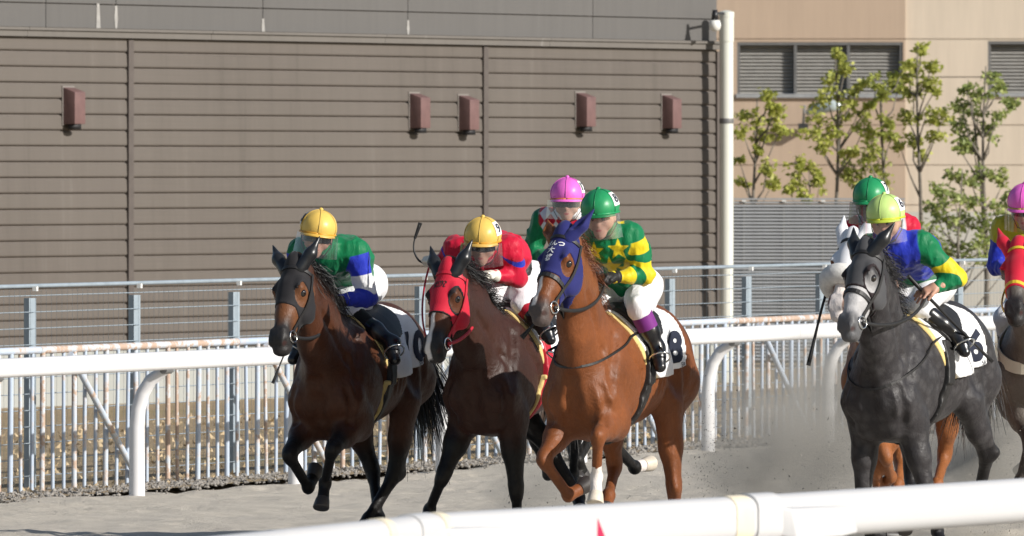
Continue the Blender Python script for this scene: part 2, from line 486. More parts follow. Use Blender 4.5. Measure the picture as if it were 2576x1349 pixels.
# ---- the far running rail
def sweep_profile(pts, prof, zup=Vector((0, 0, 1))):
    """prof: (side, up) pairs swept along a level path"""
    m = MB(); n = len(prof); V = []
    for i, p in enumerate(pts):
        a, b = pts[max(i - 1, 0)], pts[min(i + 1, len(pts) - 1)]
        t = (b - a).normalized(); sd_ = t.cross(zup).normalized()
        V += [p + sd_ * q[0] + zup * q[1] for q in prof]
    Fc = [(i * n + k, (i + 1) * n + k, (i + 1) * n + (k + 1) % n, i * n + (k + 1) % n) for i in range(len(pts) - 1) for k in range(n)]
    Fc += [tuple(range(n)), tuple(range((len(pts) - 1) * n + n - 1, (len(pts) - 1) * n - 1, -1))]
    return m.add(V, Fc)
def rounded(wd, ht, r, n=5):
    q = []
    for cx, cz, a0 in ((wd / 2 - r, ht / 2 - r, 0), (-wd / 2 + r, ht / 2 - r, 90), (-wd / 2 + r, -ht / 2 + r, 180), (wd / 2 - r, -ht / 2 + r, 270)):
        for k in range(n): 
            a = math.radians(a0 + 90 * k / (n - 1)); q.append((cx + r * math.cos(a), cz + r * math.sin(a)))
    return q
root = empty('far_running_rail', rail(0))
tag(root, 'white plastic running rail on curved goose-neck posts along the far side of the track', 'rail')
def kid(mb, name, mat, rt, smooth=True):
    o_ = mb.build(name, mat, rt, smooth); o_.matrix_parent_inverse = Matrix.Translation(-Vector(rt.location)) if rt.rotation_euler.z == 0 else rt.matrix_world.inverted()
    if smooth: auto_smooth(o_.data, 50)
    return o_
SP = RLEN / 5.0
prof = rounded(.105, .142, .045)
for k in range(-4, 9):                       # rail beams between the sleeves
    kid(sweep_profile([rail((k - .5) * SP * 1.0 + .002, -.245, 1.027), rail((k + .5) * SP - .002, -.245, 1.027)], prof), 'rail_beam', RAILW, root)
for k in range(-4, 9):
    s_ = k * SP
    path = [(0, -.1), (0, .3), (0, .52), (-.012, .66), (-.05, .78), (-.115, .88), (-.19, .93), (-.235, .962)]
    rads = [.062, .060, .058, .056, .053, .049, .044, .040]
    kid(MB().tube([rail(s_, a, z) for a, z in path], rads, 12, up=tuple(RD)), 'goose_neck_post', RAILW, root)
    kid(MB().tube([rail(s_ - .07, -.245, .955), rail(s_ + .07, -.245, .955)], .030, 8), 'post_bracket', DARKM, root)

# ---- the picket fence
OFF_P = 1.1
root = empty('picket_fence', rail(0, OFF_P)); tag(root, 'pale blue-grey steel picket fence with rust spots behind the far rail', 'fence')
s0, s1 = -3.4 - 4.08 * 2, 27.0
me_p = MB().tube([(0, 0, -.05), (0, 0, 1.07)], .0150, 8).mesh('picket', True); auto_smooth(me_p, 60)
me_t = MB().tube([(0, 0, -.05), (0, 0, 1.07)], .0215, 8).mesh('fence_post', True); auto_smooth(me_t, 60)
n_p = int((s1 - s0) / .212)
rs = random.Random(2)
for k in range(n_p):
    s_ = s0 + k * .212
    thick = (k % 3 == 1)
    o_ = link('fence_post' if thick else 'picket', me_t if thick else me_p, PICK, root)
    o_.location = rail(s_, OFF_P + rs.uniform(-.004, .004)) - rail(0, OFF_P); o_.rotation_euler = (rs.uniform(-.012, .012), rs.uniform(-.012, .012), rs.uniform(0, 6))
for a in np.arange(s0, s1 - .1, 4.08):
    kid(MB().tube([rail(a, OFF_P, 1.088), rail(min(a + 4.075, s1), OFF_P, 1.088)], .030, 10), 'top_tube', PICK, root)
for a in np.arange(s0 + .5, s1, 4.08):
    p = a - 0.0
    kid(MB().tube([rail(p, OFF_P - .05, 1.05), rail(p + 1.42, OFF_P - .07, -.03)], .026, 8), 'diagonal_brace', PICK, root)

# ---- the wire fence
OFF_W = 1.5
root = empty('wire_fence', rail(0, OFF_W)); tag(root, 'grey wire fence with flat steel posts between picket fence and siding wall', 'fence')
def s_at(px, off):                      # the station along the rail seen in a picture column
    k = (px - 512.0) / F_PX
    b = rail(0, off)
    return (k * b.y - b.x) / (RD.x - k * RD.y)
pw = s_at(30, OFF_W)
for k in range(-5, 13):
    s_ = pw + k * (s_at(670, OFF_W) - pw) / 7.0
    b = rail(s_, OFF_W)
    o_ = MB().box((0, 0, .73), (.095, .05, 1.50), RANG - math.radians(12)).build('steel_post', STEEL, root); o_.location = b - rail(0, OFF_W)
    o_ = MB().box((0, 0, 1.553), (.035, .035, .035), RANG).build('post_clip', plain('white_clip', rgb(.7, .7, .68), .5), root); o_.location = b - rail(0, OFF_W) - RN * .045
sa, sb = s_at(-40, OFF_W) - 7.0, s_at(1075, OFF_W) + 2.0
kid(MB().tube([rail(sa, OFF_W, 1.575), rail(sb, OFF_W, 1.575)], .017, 8), 'top_tube', STEEL, root)
for k in range(12):
    z = 1.50 - k * .128
    kid(MB().tube([rail(sa, OFF_W - .03, z), rail(sb, OFF_W - .03, z)], .0042, 5), 'horizontal_wire', STEEL, root)
m = MB()
for s_ in np.arange(sa, sb, .105):
    m.tube([rail(s_, OFF_W - .036, .02), rail(s_, OFF_W - .036, 1.55)], .0013, 3, cap=False)
tag(kid(m, 'mesh_wire', STEEL, root), kind='stuff')

# ---- the siding building
WA = ground(0, 408); WANG = math.radians(30.4)
WD_ = Vector((math.sin(WANG), math.cos(WANG), 0)); WN = Vector((WD_.y, -WD_.x, 0))     # along the wall / out of the wall
WROT = math.atan2(WD_.y, WD_.x)
def wall(s, out=0.0, z=0.0): return WA + WD_ * s + WN * out + Vector((0, 0, z))
def w_at(px, out=0.0):
    k = (px - 512.0) / F_PX; b = wall(0, out); return (k * b.y - b.x) / (WD_.x - k * WD_.y)
root = empty('siding_building', WA, WROT)
tag(root, 'long building clad in taupe horizontal siding under a grey panelled parapet', 'building')
def wbox(name, s_a, s_b, z_a, z_b, o_a, o_b, mat, parent=root):         # in the wall's own frame: x along, -y out
    return MB().box(((s_a + s_b) / 2, -(o_a + o_b) / 2, (z_a + z_b) / 2), (s_b - s_a, o_b - o_a, z_b - z_a)).build(name, mat, parent)
sL, sR = w_at(-30) - 16.0, w_at(716)
cuts = [sL - 1.0, w_at(129), w_at(484), sR]
Z0, Z1, PT = .56, 3.87, .1655
wbox('plinth', sL - 1, sR, -.1, Z0, -2.5, .03, PLINTH)
core = wbox('wall_core', sL - 1, sR, Z0, 4.9, -2.6, -.022, plain('dark_gap', rgb(.15, .128, .114), .9))
rows = int((Z1 - Z0) / PT)
for c in range(3):
    a, b = cuts[c] + (.055 if c else 0), cuts[c + 1] - (.055 if c < 2 else 0)
    # board: a shallow sloped face, lower lip proud, narrow open joint below
    L = b - a
    pr = [(-.022, .016), (.006, .016), (.011, .030), (.006, PT - .018), (-.006, PT - .004), (-.022, PT - .004)]
    V = [(x, -q[0], q[1]) for x in (0, L) for q in pr]; n = len(pr)
    fs = [(k, (k + 1) % n, n + (k + 1) % n, n + k) for k in range(n)] + [tuple(range(n - 1, -1, -1)), tuple(range(n, 2 * n))]
    mb = MB().add(V, fs); me = mb.mesh('siding_board')
    for r_ in range(rows):
        o_ = link('siding_board', me, BOARD, root); o_.location = (a, 0, Z0 + r_ * PT)
wbox('corner_trim', sR - .03, sR + .055, Z0, Z1 - .03, -.06, .034, plain('batten_brown', rgb(.095, .08, .072), .6))
for c in (1, 2):
    wbox('vertical_batten', cuts[c] - .05, cuts[c] + .05, Z0, Z1 - .03, -.02, .030, plain('batten_brown', rgb(.095, .08, .072), .6))
CAPM = m_stain_panel('weathered_flashing', (.15, .138, .125), .4)
for a in np.arange(sL - 1, sR - .1, 3.6):
    b = min(a + 3.595, sR + .02)
    wbox('cap_flashing', a, b, Z1 - .01, Z1 + .055, -.02, .062, CAPM); wbox('cap_lip', a, b, Z1 + .056, Z1 + .085, -.02, .085, CAPM)
seams = [sL - 1, w_at(45), w_at(115), w_at(262), w_at(407), w_at(592), sR]
for a, b in zip(seams[:-1], seams[1:]):
    wbox('parapet_panel', a + .006, b - .006, Z1 + .09, Z1 + .335, -.02, .010, GREYP); wbox('parapet_panel', a + .006, b - .006, Z1 + .347, 4.95, -.02, .012, GREYP)
STREAK = plain('white_lime_stain', rgb(.31, .30, .285), .8, 0, .2)
for px, za, zb, wd in ((97, 3.55, 4.22, .05), (115, 3.93, 4.20, .04), (262, 3.62, 4.10, .04), (407, 3.93, 4.12, .035)):
    s_ = w_at(px); 
    V = [(s_ - wd * .5, -.0145, zb), (s_ + wd * .5, -.0145, zb), (s_ + wd * .9, -.0145, (za + zb) / 2), (s_ + wd * .4, -.0145, za), (s_ - wd * .5, -.0145, za), (s_ - wd * .8, -.0145, (za + zb) / 2)]
    V = [(x, y if z > 3.96 else y - .002, max(z, 3.96)) for x, y, z in V]
    MB().add(V, [(0, 1, 2, 3, 4, 5)]).build('lime_streak', STREAK, root)
VENT_ = [(71, 105, 'far left'), (417, 110, 'left of the pair'), (466, 112, 'right of the pair'), (583, 109, 'alone in the right bay'), (669, 111, 'nearest the pole')]
VENTM = plain('red_brown_vent_paint', rgb(.155, .088, .084), .5, 0, .12); VFL = plain('grey_flange', rgb(.20, .18, .165), .6); VBLK = plain('vent_throat_black', rgb(.012, .012, .014), .6)
VLAB = ['red-brown exhaust vent hood in the left bay of the siding wall', 'red-brown exhaust vent hood left of its twin, middle bay',
        'red-brown exhaust vent hood just left of the second batten', 'red-brown exhaust vent hood above the pink-capped rider', 'red-brown exhaust vent hood nearest the white pole']
for (px, py, _), lab in zip(VENT_, VLAB):
    s_ = w_at(px - 4); b = wall(s_); z = EYE + (HOR - py) / F_PX * b.y
    vr = empty('vent_hood', wall(s_, .02, z - .20), WROT); tag(vr, lab, 'vent', 'vent hoods on the siding wall')
    wv, hv, dv = .205, .385, .145
    V = [(-wv / 2, 0, 0), (wv / 2, 0, 0), (wv / 2, 0, hv), (-wv / 2, 0, hv), (-wv / 2, -dv, .0), (wv / 2, -dv, .0), (wv / 2, -dv, hv - .05), (-wv / 2, -dv, hv - .05)]
    me = MB().add(V, [(4, 5, 6, 7), (0, 4, 7, 3), (1, 2, 6, 5), (3, 7, 6, 2), (0, 1, 5, 4), (0, 3, 2, 1)]).mesh('housing'); bevel_mesh(me, .008, 2)
    link('housing', me, VENTM, vr)
    MB().box((0, .008, hv / 2), (wv + .03, .016, hv + .03)).build('wall_flange', VFL, vr)
    MB().tube([(-.0, -dv * .52, .01), (-.0, -dv * .52, -.055)], [.085, .088], 16, ell=.7).build('throat', VBLK, vr, True)

# ---- pole at the corner
b = at(726.5, 300, 121.6); root = empty('steel_pole', (b.x, b.y, 0)); tag(root, 'tall off-white steel pole at the right corner of the siding building', 'pole')
POLEM = m_white('off_white_pole_paint', (.66, .67, .60), .25)
ztop = EYE + (HOR - 12) / F_PX * 121.6
MB().tube([(0, 0, -.05), (0, 0, 3.02)], .080, 20).build('lower_shaft', POLEM, root, True)
MB().tube([(0, 0, 3.04), (0, 0, 3.95)], .080, 20).build('upper_shaft', POLEM, root, True)
MB().tube([(0, 0, 3.0), (0, 0, 3.03), (0, 0, 3.06)], [.082, .086, .082], 20).build('joint_band', DARKM, root, True)
MB().tube([(0, 0, 3.95), (0, 0, ztop - .06)], .086, 20).build('collar', POLEM, root, True)
MB().tube([(0, 0, ztop - .06), (0, 0, ztop), (0, 0, ztop + .02)], [.090, .090, .03], 20).build('cap', POLEM, root, True)
for o_ in root.children: auto_smooth(o_.data, 45)
b = at(715, 22, 121.2); root = empty('wall_lamp', tuple(b)); tag(root, 'small black and white lamp beside the top of the pole', 'lamp')
me = MB().tube([(0, 0, .14), (0, 0, .02)], [.03, .045], 14).mesh('hood', True); link('hood', me, plain('black_metal', rgb(.015, .015, .018), .4), root)
MB().tube([(0, 0, .02), (0, 0, -.03), (0, 0, -.085), (0, 0, -.11)], [.055, .072, .06, .02], 16).build('globe', plain('white_globe', rgb(.75, .75, .72), .25), root, True)
MB().tube([(0.01, .02, .1), (.12, .35, .1)], .014, 8).build('arm', plain('black_metal', rgb(.015, .015, .018), .4), root)

# ---- the beige building behind
BY = 172.0
def bpt(px, py, dy=0.0): return at(px, py, BY + dy)
root = empty('beige_building', (bpt(800, 165).x, BY, 0)); tag(root, 'beige rendered building with louvred windows behind the young trees', 'building')
def bbox(name, x0, x1, y0, y1, front, back, mat, parent=root):
    a, b_ = bpt(x0, y1), bpt(x1, y0)
    o_ = MB().box(((a.x + b_.x) / 2 - root.location.x, (front + back) / 2, (a.z + b_.z) / 2), (b_.x - a.x, back - front, b_.z - a.z)).build(name, mat, parent); return o_
g = .45
for x0, x1, mat, fr in ((690, 905, BEIGE, 0.0), (905.3, 1120, CREAM, .06)):
    ys = [-30, 39, 77 if mat is CREAM else 101, 125, 165, 205, 300]
    hole = (737, 903, 42, 97) if mat is BEIGE else (988, 1110, 41, 96)
    for y0, y1 in zip(ys[:-1], ys[1:]):
        segs = [(x0, x1)]
        if y0 < hole[3] and y1 > hole[2]:
            if y0 < hole[2]: bbox('wall_panel', x0, x1, y0 + g, hole[2], fr, fr + 3, mat)
            if y1 > hole[3]: bbox('wall_panel', x0, x1, hole[3], y1 - g, fr, fr + 3, mat)
            ya, yb = max(y0, hole[2]), min(y1, hole[3])
            if hole[0] > x0: bbox('wall_panel', x0, hole[0], ya + (g if ya == y0 else 0), yb - (g if yb == y1 else 0), fr, fr + 3, mat)
            if hole[1] < x1: bbox('wall_panel', hole[1], x1, ya + (g if ya == y0 else 0), yb - (g if yb == y1 else 0), fr, fr + 3, mat)
        else: bbox('wall_panel', x0, x1, y0 + g, y1 - g, fr, fr + 3, mat)
    bbox('joint_backing', x0 + 1, x1 - 1, -29, hole[2] - 1, fr + .03, fr + 2.9, mat); bbox('joint_backing', x0 + 1, x1 - 1, hole[3] + 1, 299, fr + .03, fr + 2.9, mat)
    win = bbox('window_recess', hole[0], hole[1], hole[2], hole[3], fr + .5, fr + .6, VBLK)
    win.name = 'louvre_window'
    for xa in ([hole[0], 794, 847, hole[1] - 3] if mat is BEIGE else [hole[0], 1040, 1095]):
        bbox('mullion', xa, xa + 3, hole[2], hole[3], fr + .02, fr + .22, DARKM, root)
    bbox('window_head', hole[0], hole[1], hole[2] - .01, hole[2] + 3, fr + .01, fr + .23, DARKM); bbox('window_sill', hole[0] - 1, hole[1] + 1, hole[3] - 3, hole[3] + .8, fr - .05, fr + .23, SLATM)
    k = 0; y = hole[2] + 4
    while y < hole[3] - 3:
        a, b_ = bpt(hole[0], y), bpt(hole[1], y)
        M = Matrix.Rotation(math.radians(38), 3, 'X')
        o_ = MB().box(((a.x + b_.x) / 2 - root.location.x, fr + .15, a.z), (b_.x - a.x - .02, .080, .008), M=M).build('louvre_slat', plain('pale_louvre', rgb(.34, .33, .31), .6, 0, .1), root)
        y += 3.55
# floodlight on that wall
b = at(803, 124, BY - .1); root = empty('floodlight', tuple(b)); tag(root, 'small floodlight bracketed to the beige wall behind the second tree', 'floodlight')
MB().box((0, -.08, -.05), (.16, .16, .12)).build('base', DARKM, root); MB().tube([(0, -.1, 0), (.02, -.2, .3)], .022, 8).build('bracket', SLATM, root)
MB().tube([(.05, -.25, .18), (.2, -.35, .24), (.45, -.45, .30), (.62, -.5, .28)], [.04, .09, .11, .05], 14, ell=.7).build('lamp_head', plain('pale_glass', rgb(.45, .52, .52), .2), root, True)

# ---- slatted screen fence at the right
SY = 131.0
a, b = at(731, 200, SY), at(905, 200, SY)
root = empty('slat_screen', (a.x, SY, 0)); tag(root, 'grey aluminium slat screen fence in front of the beige building', 'fence')
L = b.x - a.x; zt = a.z
me = MB().box((L / 2, 0, 0), (L, .012, .026), M=Matrix.Rotation(math.radians(-25), 3, 'X')).mesh('screen_slat')
for k in range(46):
    o_ = link('screen_slat', me, SLATM, root); o_.location = (0, 0, zt - .03 - k * .0435)
for px in (744, 784, 823, 862):
    x = at(px, 200, SY).x - a.x
    MB().box((x, .03, zt / 2), (.022, .03, zt)).build('screen_post', plain('pale_post', rgb(.42, .41, .38), .5), root)
    MB().box((x, .0, zt - .012), (.05, .06, .02)).build('post_cap', plain('white_clip', rgb(.7, .7, .68), .5), root)
MB().box((L / 2, .0, zt + .012), (L, .05, .024)).build('top_rail', SLATM, root)
MB().box((L / 2, .06, zt / 2), (L, .02, zt - .1)).build('back_sheet', plain('back_sheet_grey', rgb(.16, .165, .17), .7), root)
# low pale wall to the right of the screen
a, b = at(906, 200, 150), at(1110, 200, 150)
tag(MB().box(((a.x + b.x) / 2, 150, .75), (b.x - a.x, .2, 2.2)).build('garden_wall', m_white('pale_wall_paint', (.52, .50, .45), .3)), 'low pale wall behind the bushy trees at right', 'wall')

# ---- young trees
LEAFS = []
for i, (a, b_) in enumerate((((.33, .37, .07), (.62, .62, .17)), ((.29, .34, .07), (.56, .57, .16)), ((.24, .31, .10), (.48, .52, .18)))):
    t = NT('leaf_green_%d' % i); oi = t.n('ShaderNodeNewGeometry')
    t.set(color=t.mix(oi.outputs['Random Per Island'], rgb(*a), rgb(*b_)), rough=.5, spec=.4)
    tr = t.n('ShaderNodeBsdfTranslucent'); t.l(t.mix(oi.outputs['Random Per Island'], rgb(*a), rgb(*b_)), tr.inputs[0])
    ms = t.n('ShaderNodeMixShader'); ms.inputs[0].default_value = .4; t.l(t.b.outputs[0], ms.inputs[1]); t.l(tr.outputs[0], ms.inputs[2]); t.l(ms.outputs[0], t.out.inputs[0])
    LEAFS.append(t.m)
BARK = plain('grey_bark', rgb(.17, .15, .125), .9, 0, .3, 10.0)
def tree(px, top, base_y, Y, clumps, label, leaf, trunk_r=.045, seed=0, lean=0.0, twin=None):
    """clumps: (px, py, radius px) leaf masses seen in the picture, each hung on its own limb"""
    rs = random.Random(seed)
    b = at(px, 165, Y); root = empty('young_tree', (b.x, Y, 0)); tag(root, label, 'tree', 'young trees before the beige building')
    zt_ = at(px, top, Y).z; lx = (lean / F_PX) * Y
    n = 12; path = []; 
    for k in range(n + 1):
        f = k / n; path.append(Vector((lx * f + .03 * math.sin(f * 7 + seed) * (1 if 0 < k else 0), .03 * math.cos(f * 5 + seed), zt_ * f)))
    m = MB().tube(path, [trunk_r * (1 - .8 * k / n) for k in range(n + 1)], 8)
    if twin:
        q = at(twin[0], twin[1], Y); q = Vector((q.x - b.x, .15, q.z)); s_ = path[3]
        m.tube([s_.lerp(q, f) + Vector((.05 * math.sin(3 * f), 0, 0)) for f in (0, .25, .5, .75, 1)], [trunk_r * .8, trunk_r * .65, trunk_r * .5, trunk_r * .35, trunk_r * .15], 7)
    mi = [0]
    LV = []; LF = []
    for (cx, cy, cr) in clumps:
        c = at(cx, cy, Y); c = Vector((c.x - b.x, rs.uniform(-.25, .25), c.z)); r = cr / F_PX * Y
        # limb from the trunk
        zs = max(.3, c.z - abs(c.x - lx * c.z / zt_) * .9 - .15); f = min(zs / zt_, .98); st = path[0].lerp(path[-1], f)
        st = path[min(n, int(f * n))]
        midp = st.lerp(c, .5) + Vector((rs.uniform(-.05, .05), 0, -.06))
        m.tube([st, midp, c], [trunk_r * .42, trunk_r * .25, trunk_r * .10], 5)
        for tw in range(int(5 + r * 11)):
            u = Vector((rs.gauss(0, 1), rs.gauss(0, 1), rs.gauss(0, .8))); u.normalize(); e = c + u * r * rs.uniform(.5, 1.05)
            m.tube([c, c.lerp(e, .5) + Vector((0, 0, .02)), e], [.007, .005, .003], 3, cap=False)
            for _ in range(int(15 + r * 24)):
                p = e + Vector((rs.gauss(0, r * .26), rs.gauss(0, r * .26), rs.gauss(0, r * .17)))
                ln = rs.uniform(.05, .095); wd = ln * .34
                d = Vector((rs.gauss(0, 1), rs.gauss(0, 1), rs.gauss(-.1, .6))); d.normalize()
                sv = d.cross(Vector((rs.gauss(0, 1), rs.gauss(0, 1), rs.gauss(0, 1)))); 
                if sv.length < 1e-3: continue
                sv.normalize(); k0 = len(LV)
                LV += [p, p + d * ln * .5 + sv * wd, p + d * ln, p + d * ln * .5 - sv * wd]; LF.append((k0, k0 + 1, k0 + 2, k0 + 3))
    m.build('trunk', BARK, root, True)
    MB().add(LV, LF).build('crown', LEAFS[leaf], root)
def D2(*q): return [(x / 2.5156, y / 2.5156, r / 2.5156) for x, y, r in q]
tree(755, 100, 200, 141, D2((1930, 245, 22), (1890, 290, 32), (1940, 300, 30), (1870, 340, 26), (1960, 330, 22), (1915, 340, 26), (1955, 270, 18), (1860, 400, 14), (1930, 420, 20), (1870, 460, 16), (1945, 460, 18), (1900, 380, 12)), 'slender young tree right beside the white pole', 0, seed=1)
tree(808, 172, 200, 142, D2((2000, 410, 22), (2040, 430, 24), (2010, 460, 26), (2060, 470, 20), (1985, 480, 16), (2030, 490, 20)), 'low yellow-green sapling above the slat screen', 0, trunk_r=.028, seed=2)
tree(836, 52, 200, 143, D2((2110, 140, 18), (2125, 175, 20), (2090, 195, 18), (2080, 240, 26), (2130, 250, 24), (2160, 215, 16), (2050, 290, 28), (2110, 300, 26), (2160, 290, 28), (2040, 330, 26), (2100, 340, 28), (2170, 330, 26), (2060, 370, 20), (2140, 380, 20), (2190, 260, 14)), 'tall young tree in front of the louvred windows', 0, seed=3)
tree(882, 78, 200, 143.5, D2((2200, 210, 22), (2240, 200, 22), (2260, 225, 18), (2215, 240, 22), (2225, 310, 22), (2200, 350, 26), (2240, 350, 20), (2180, 390, 28), (2150, 420, 30), (2210, 410, 28), (2160, 460, 32), (2220, 460, 26), (2130, 440, 22), (2275, 165, 14)), 'bushy young tree behind the green-capped rider', 1, seed=4)
tree(919, 46, 200, 142.5, D2((2315, 125, 18), (2300, 160, 20), (2345, 165, 18), (2290, 195, 22), (2340, 205, 22), (2300, 240, 24), (2350, 230, 18), (2280, 290, 26), (2330, 290, 24), (2370, 300, 24), (2350, 340, 26), (2300, 350, 22), (2265, 370, 18), (2320, 390, 16)), 'tall young tree with tiered leaf pads on the cream wall', 0, seed=5)
tree(985, 66, 200, 141.5, D2((2490, 195, 16), (2430, 230, 22), (2470, 240, 22), (2420, 270, 26), (2520, 215, 16), (2460, 290, 28), (2410, 310, 22), (2510, 290, 22), (2440, 340, 28), (2490, 340, 24), (2410, 370, 20), (2450, 370, 22), (2540, 260, 18), (2480, 440, 26), (2530, 450, 26), (2440, 450, 26), (2400, 440, 18)), 'twin-stemmed young tree at the right edge', 2, seed=6, twin=(968, 80))
tree(960, 170, 200, 139, D2((2360, 470, 26), (2400, 500, 34), (2350, 520, 30), (2440, 510, 34), (2380, 560, 40), (2440, 570, 40), (2340, 580, 30), (2500, 540, 36), (2490, 600, 40), (2400, 620, 40), (2550, 570, 34), (2540, 500, 26), (2350, 630, 30), (2460, 640, 36), (2560, 640, 30)), 'dense leafy bush behind the grey horse', 2, trunk_r=.035, seed=7)

# ---- the near rail, out of focus
NZ = 1.206
def nrp(px, py):
    Y = (EYE - NZ) * F_PX / (py - HOR); return Vector(((px - 512) / F_PX * Y, Y, 0))
npts = [nrp(253, 532), nrp(437, 513), nrp(787, 493.2), nrp(1024, 478)]
d0 = (npts[0] - npts[1]).normalized(); d1 = (npts[3] - npts[2]).normalized()
root = empty('near_running_rail', npts[1]); tag(root, 'white plastic running rail crossing the foreground below the horses', 'rail')
NRW = m_white('near_rail_plastic', (.55, .55, .555), .05)
TAPE = plain('cream_tape', rgb(.74, .66, .50), .5, 0, .06)
nh, nw = .186, .12
npf = rounded(nw, nh, .058, 7)
def nz(p): return Vector((p.x, p.y, NZ - nh / 2))
dm = (npts[2] - npts[1]).normalized(); dj = npts[1].lerp(npts[2], (752 - 437) / (787 - 437))
kid(sweep_profile([nz(npts[0] + d0 * 8), nz(npts[1])], npf), 'rail_beam', NRW, root)
kid(sweep_profile([nz(npts[1]) + dm * .001, nz(dj)], npf), 'rail_beam', NRW, root)
kid(sweep_profile([nz(dj) + dm * .001, nz(npts[2]), nz(npts[3]), nz(npts[3] + d1 * 10)], npf), 'rail_beam', NRW, root)
def band(c, d, ln, mat, name, grow=.004):
    kid(sweep_profile([nz(c - d * ln / 2), nz(c + d * ln / 2)], rounded(nw + grow * 2, nh + grow * 2, .06, 7)), name, mat, root)
band(npts[1].lerp(npts[0], .33), -d0, .085, TAPE, 'tape_band'); band(npts[1] + d0 * .03, -d0, .085, TAPE, 'tape_band')
band(dj - dm * .18, dm, .14, TAPE, 'tape_band'); band(dj + dm * .02, dm, .20, NRW, 'sleeve', .008)
band(npts[1].lerp(npts[0], .12), -d0, .22, NRW, 'sleeve', .007)
for c, d in ((dj + dm * .42, dm), (npts[1] + dm * .22, dm)):
    # moulded bracket on the camera side with its post below
    side = d.cross(Vector((0, 0, 1))).normalized()
    V = []
    for x, s_, z in ((-.30, .058, -.075), (-.30, .058, .045), (-.26, .115, -.088), (-.26, .095, .035), (.12, .115, -.088), (.02, .095, .035), (.34, .062, -.08), (.30, .060, .03)):
        V.append(nz(c) + d * x + side * s_ + Vector((0, 0, z)))
    me = MB().add(V, [(0, 2, 3, 1), (2, 4, 5, 3), (4, 6, 7, 5), (1, 3, 5, 7), (0, 6, 4, 2)]).mesh('bracket_moulding'); 
    o_ = link('bracket_moulding', me, NRW, root); bevel_mesh(me, .012, 3); o_.matrix_parent_inverse = Matrix.Translation(-Vector(root.location))
    pth = [(.0, -.10), (.01, -.2), (-.05, -.36), (-.12, -.6), (-.14, -1.3)]
    kid(MB().tube([nz(c) + d * .12 + side * a + Vector((0, 0, z)) for a, z in pth], [.05, .055, .06, .065, .07], 12, ell=1.5, up=tuple(side)), 'post', NRW, root)
# red pennant marker in front of the rail
b = at(600, 536, 37.2); root = empty('red_marker_flag', (b.x, b.y, 0)); tag(root, 'red pointed marker flag standing in front of the near rail', 'flag')
FLAGM = plain('red_flag_cloth', rgb(.75, .035, .13), .6, 0, .06)
zt_ = at(598.5, 517, 37.2).z; sx = 37.2 / F_PX
me = MB().add([(x, y, z) for y in (-.006, .006) for x, z in ((-3 * sx, zt_ - .16), (-2.6 * sx, zt_), (15 * sx, zt_ - .16))], [(0, 2, 1), (3, 4, 5), (0, 1, 4, 3), (1, 2, 5, 4), (2, 0, 3, 5)]).mesh('pennant')
link('pennant', me, FLAGM, root)
MB().tube([(0, .012, -.05), (0, .012, zt_ - .15)], .012, 8).build('stake', NRW, root)
DEBUG = False
# ================================================================== HORSES
class Frame:
    """a horse's own frame: x forward, y to its left, z up, origin on the ground under the trunk"""
    def __init__(s, chest_px, chest_Y, psi, to_center=.62):
        s.psi = math.radians(psi)
        s.fwd = np.array([-math.sin(s.psi), -math.cos(s.psi), 0]); s.left = np.array([math.cos(s.psi), -math.sin(s.psi), 0])
        ch = np.array([(chest_px - 512.0) / F_PX * chest_Y, chest_Y, 0])
        s.C = ch - s.fwd * to_center
        s.rz = math.atan2(s.fwd[1], s.fwd[0])
    def ray(s, pix):
        d = np.array([(pix[0] - 512.0) / F_PX, 1.0, (HOR - pix[1]) / F_PX]); o_ = np.array([0, 0, EYE]) - s.C
        f = lambda v: np.array([v @ s.fwd, v @ s.left, v[2]])
        return f(o_), f(d)
    def x(s, pix, x):                       # where the line of sight meets the cross plane x
        o_, d = s.ray(pix); t = (x - o_[0]) / d[0]; return o_ + t * d
    def y(s, pix, y):
        o_, d = s.ray(pix); t = (y - o_[1]) / d[1]; return o_ + t * d
    def bone(s, parent, pix, L, side=1, y0=None):    # the joint seen at a pixel, a bone's length from its parent; side 1 = forward, -1 = back
        o_, d = s.ray(pix); d = d / np.linalg.norm(d); q = o_ - parent
        b = q @ d; c = q @ q - L * L; disc = b * b - c
        if disc <= 0:
            p = o_ - b * d; v = p - parent; return parent + v * (L / np.linalg.norm(v)) * 1.0 if np.linalg.norm(v) > L * 1.25 else p
        t = -b - math.sqrt(disc) if side > 0 else -b + math.sqrt(disc)
        return o_ + t * d
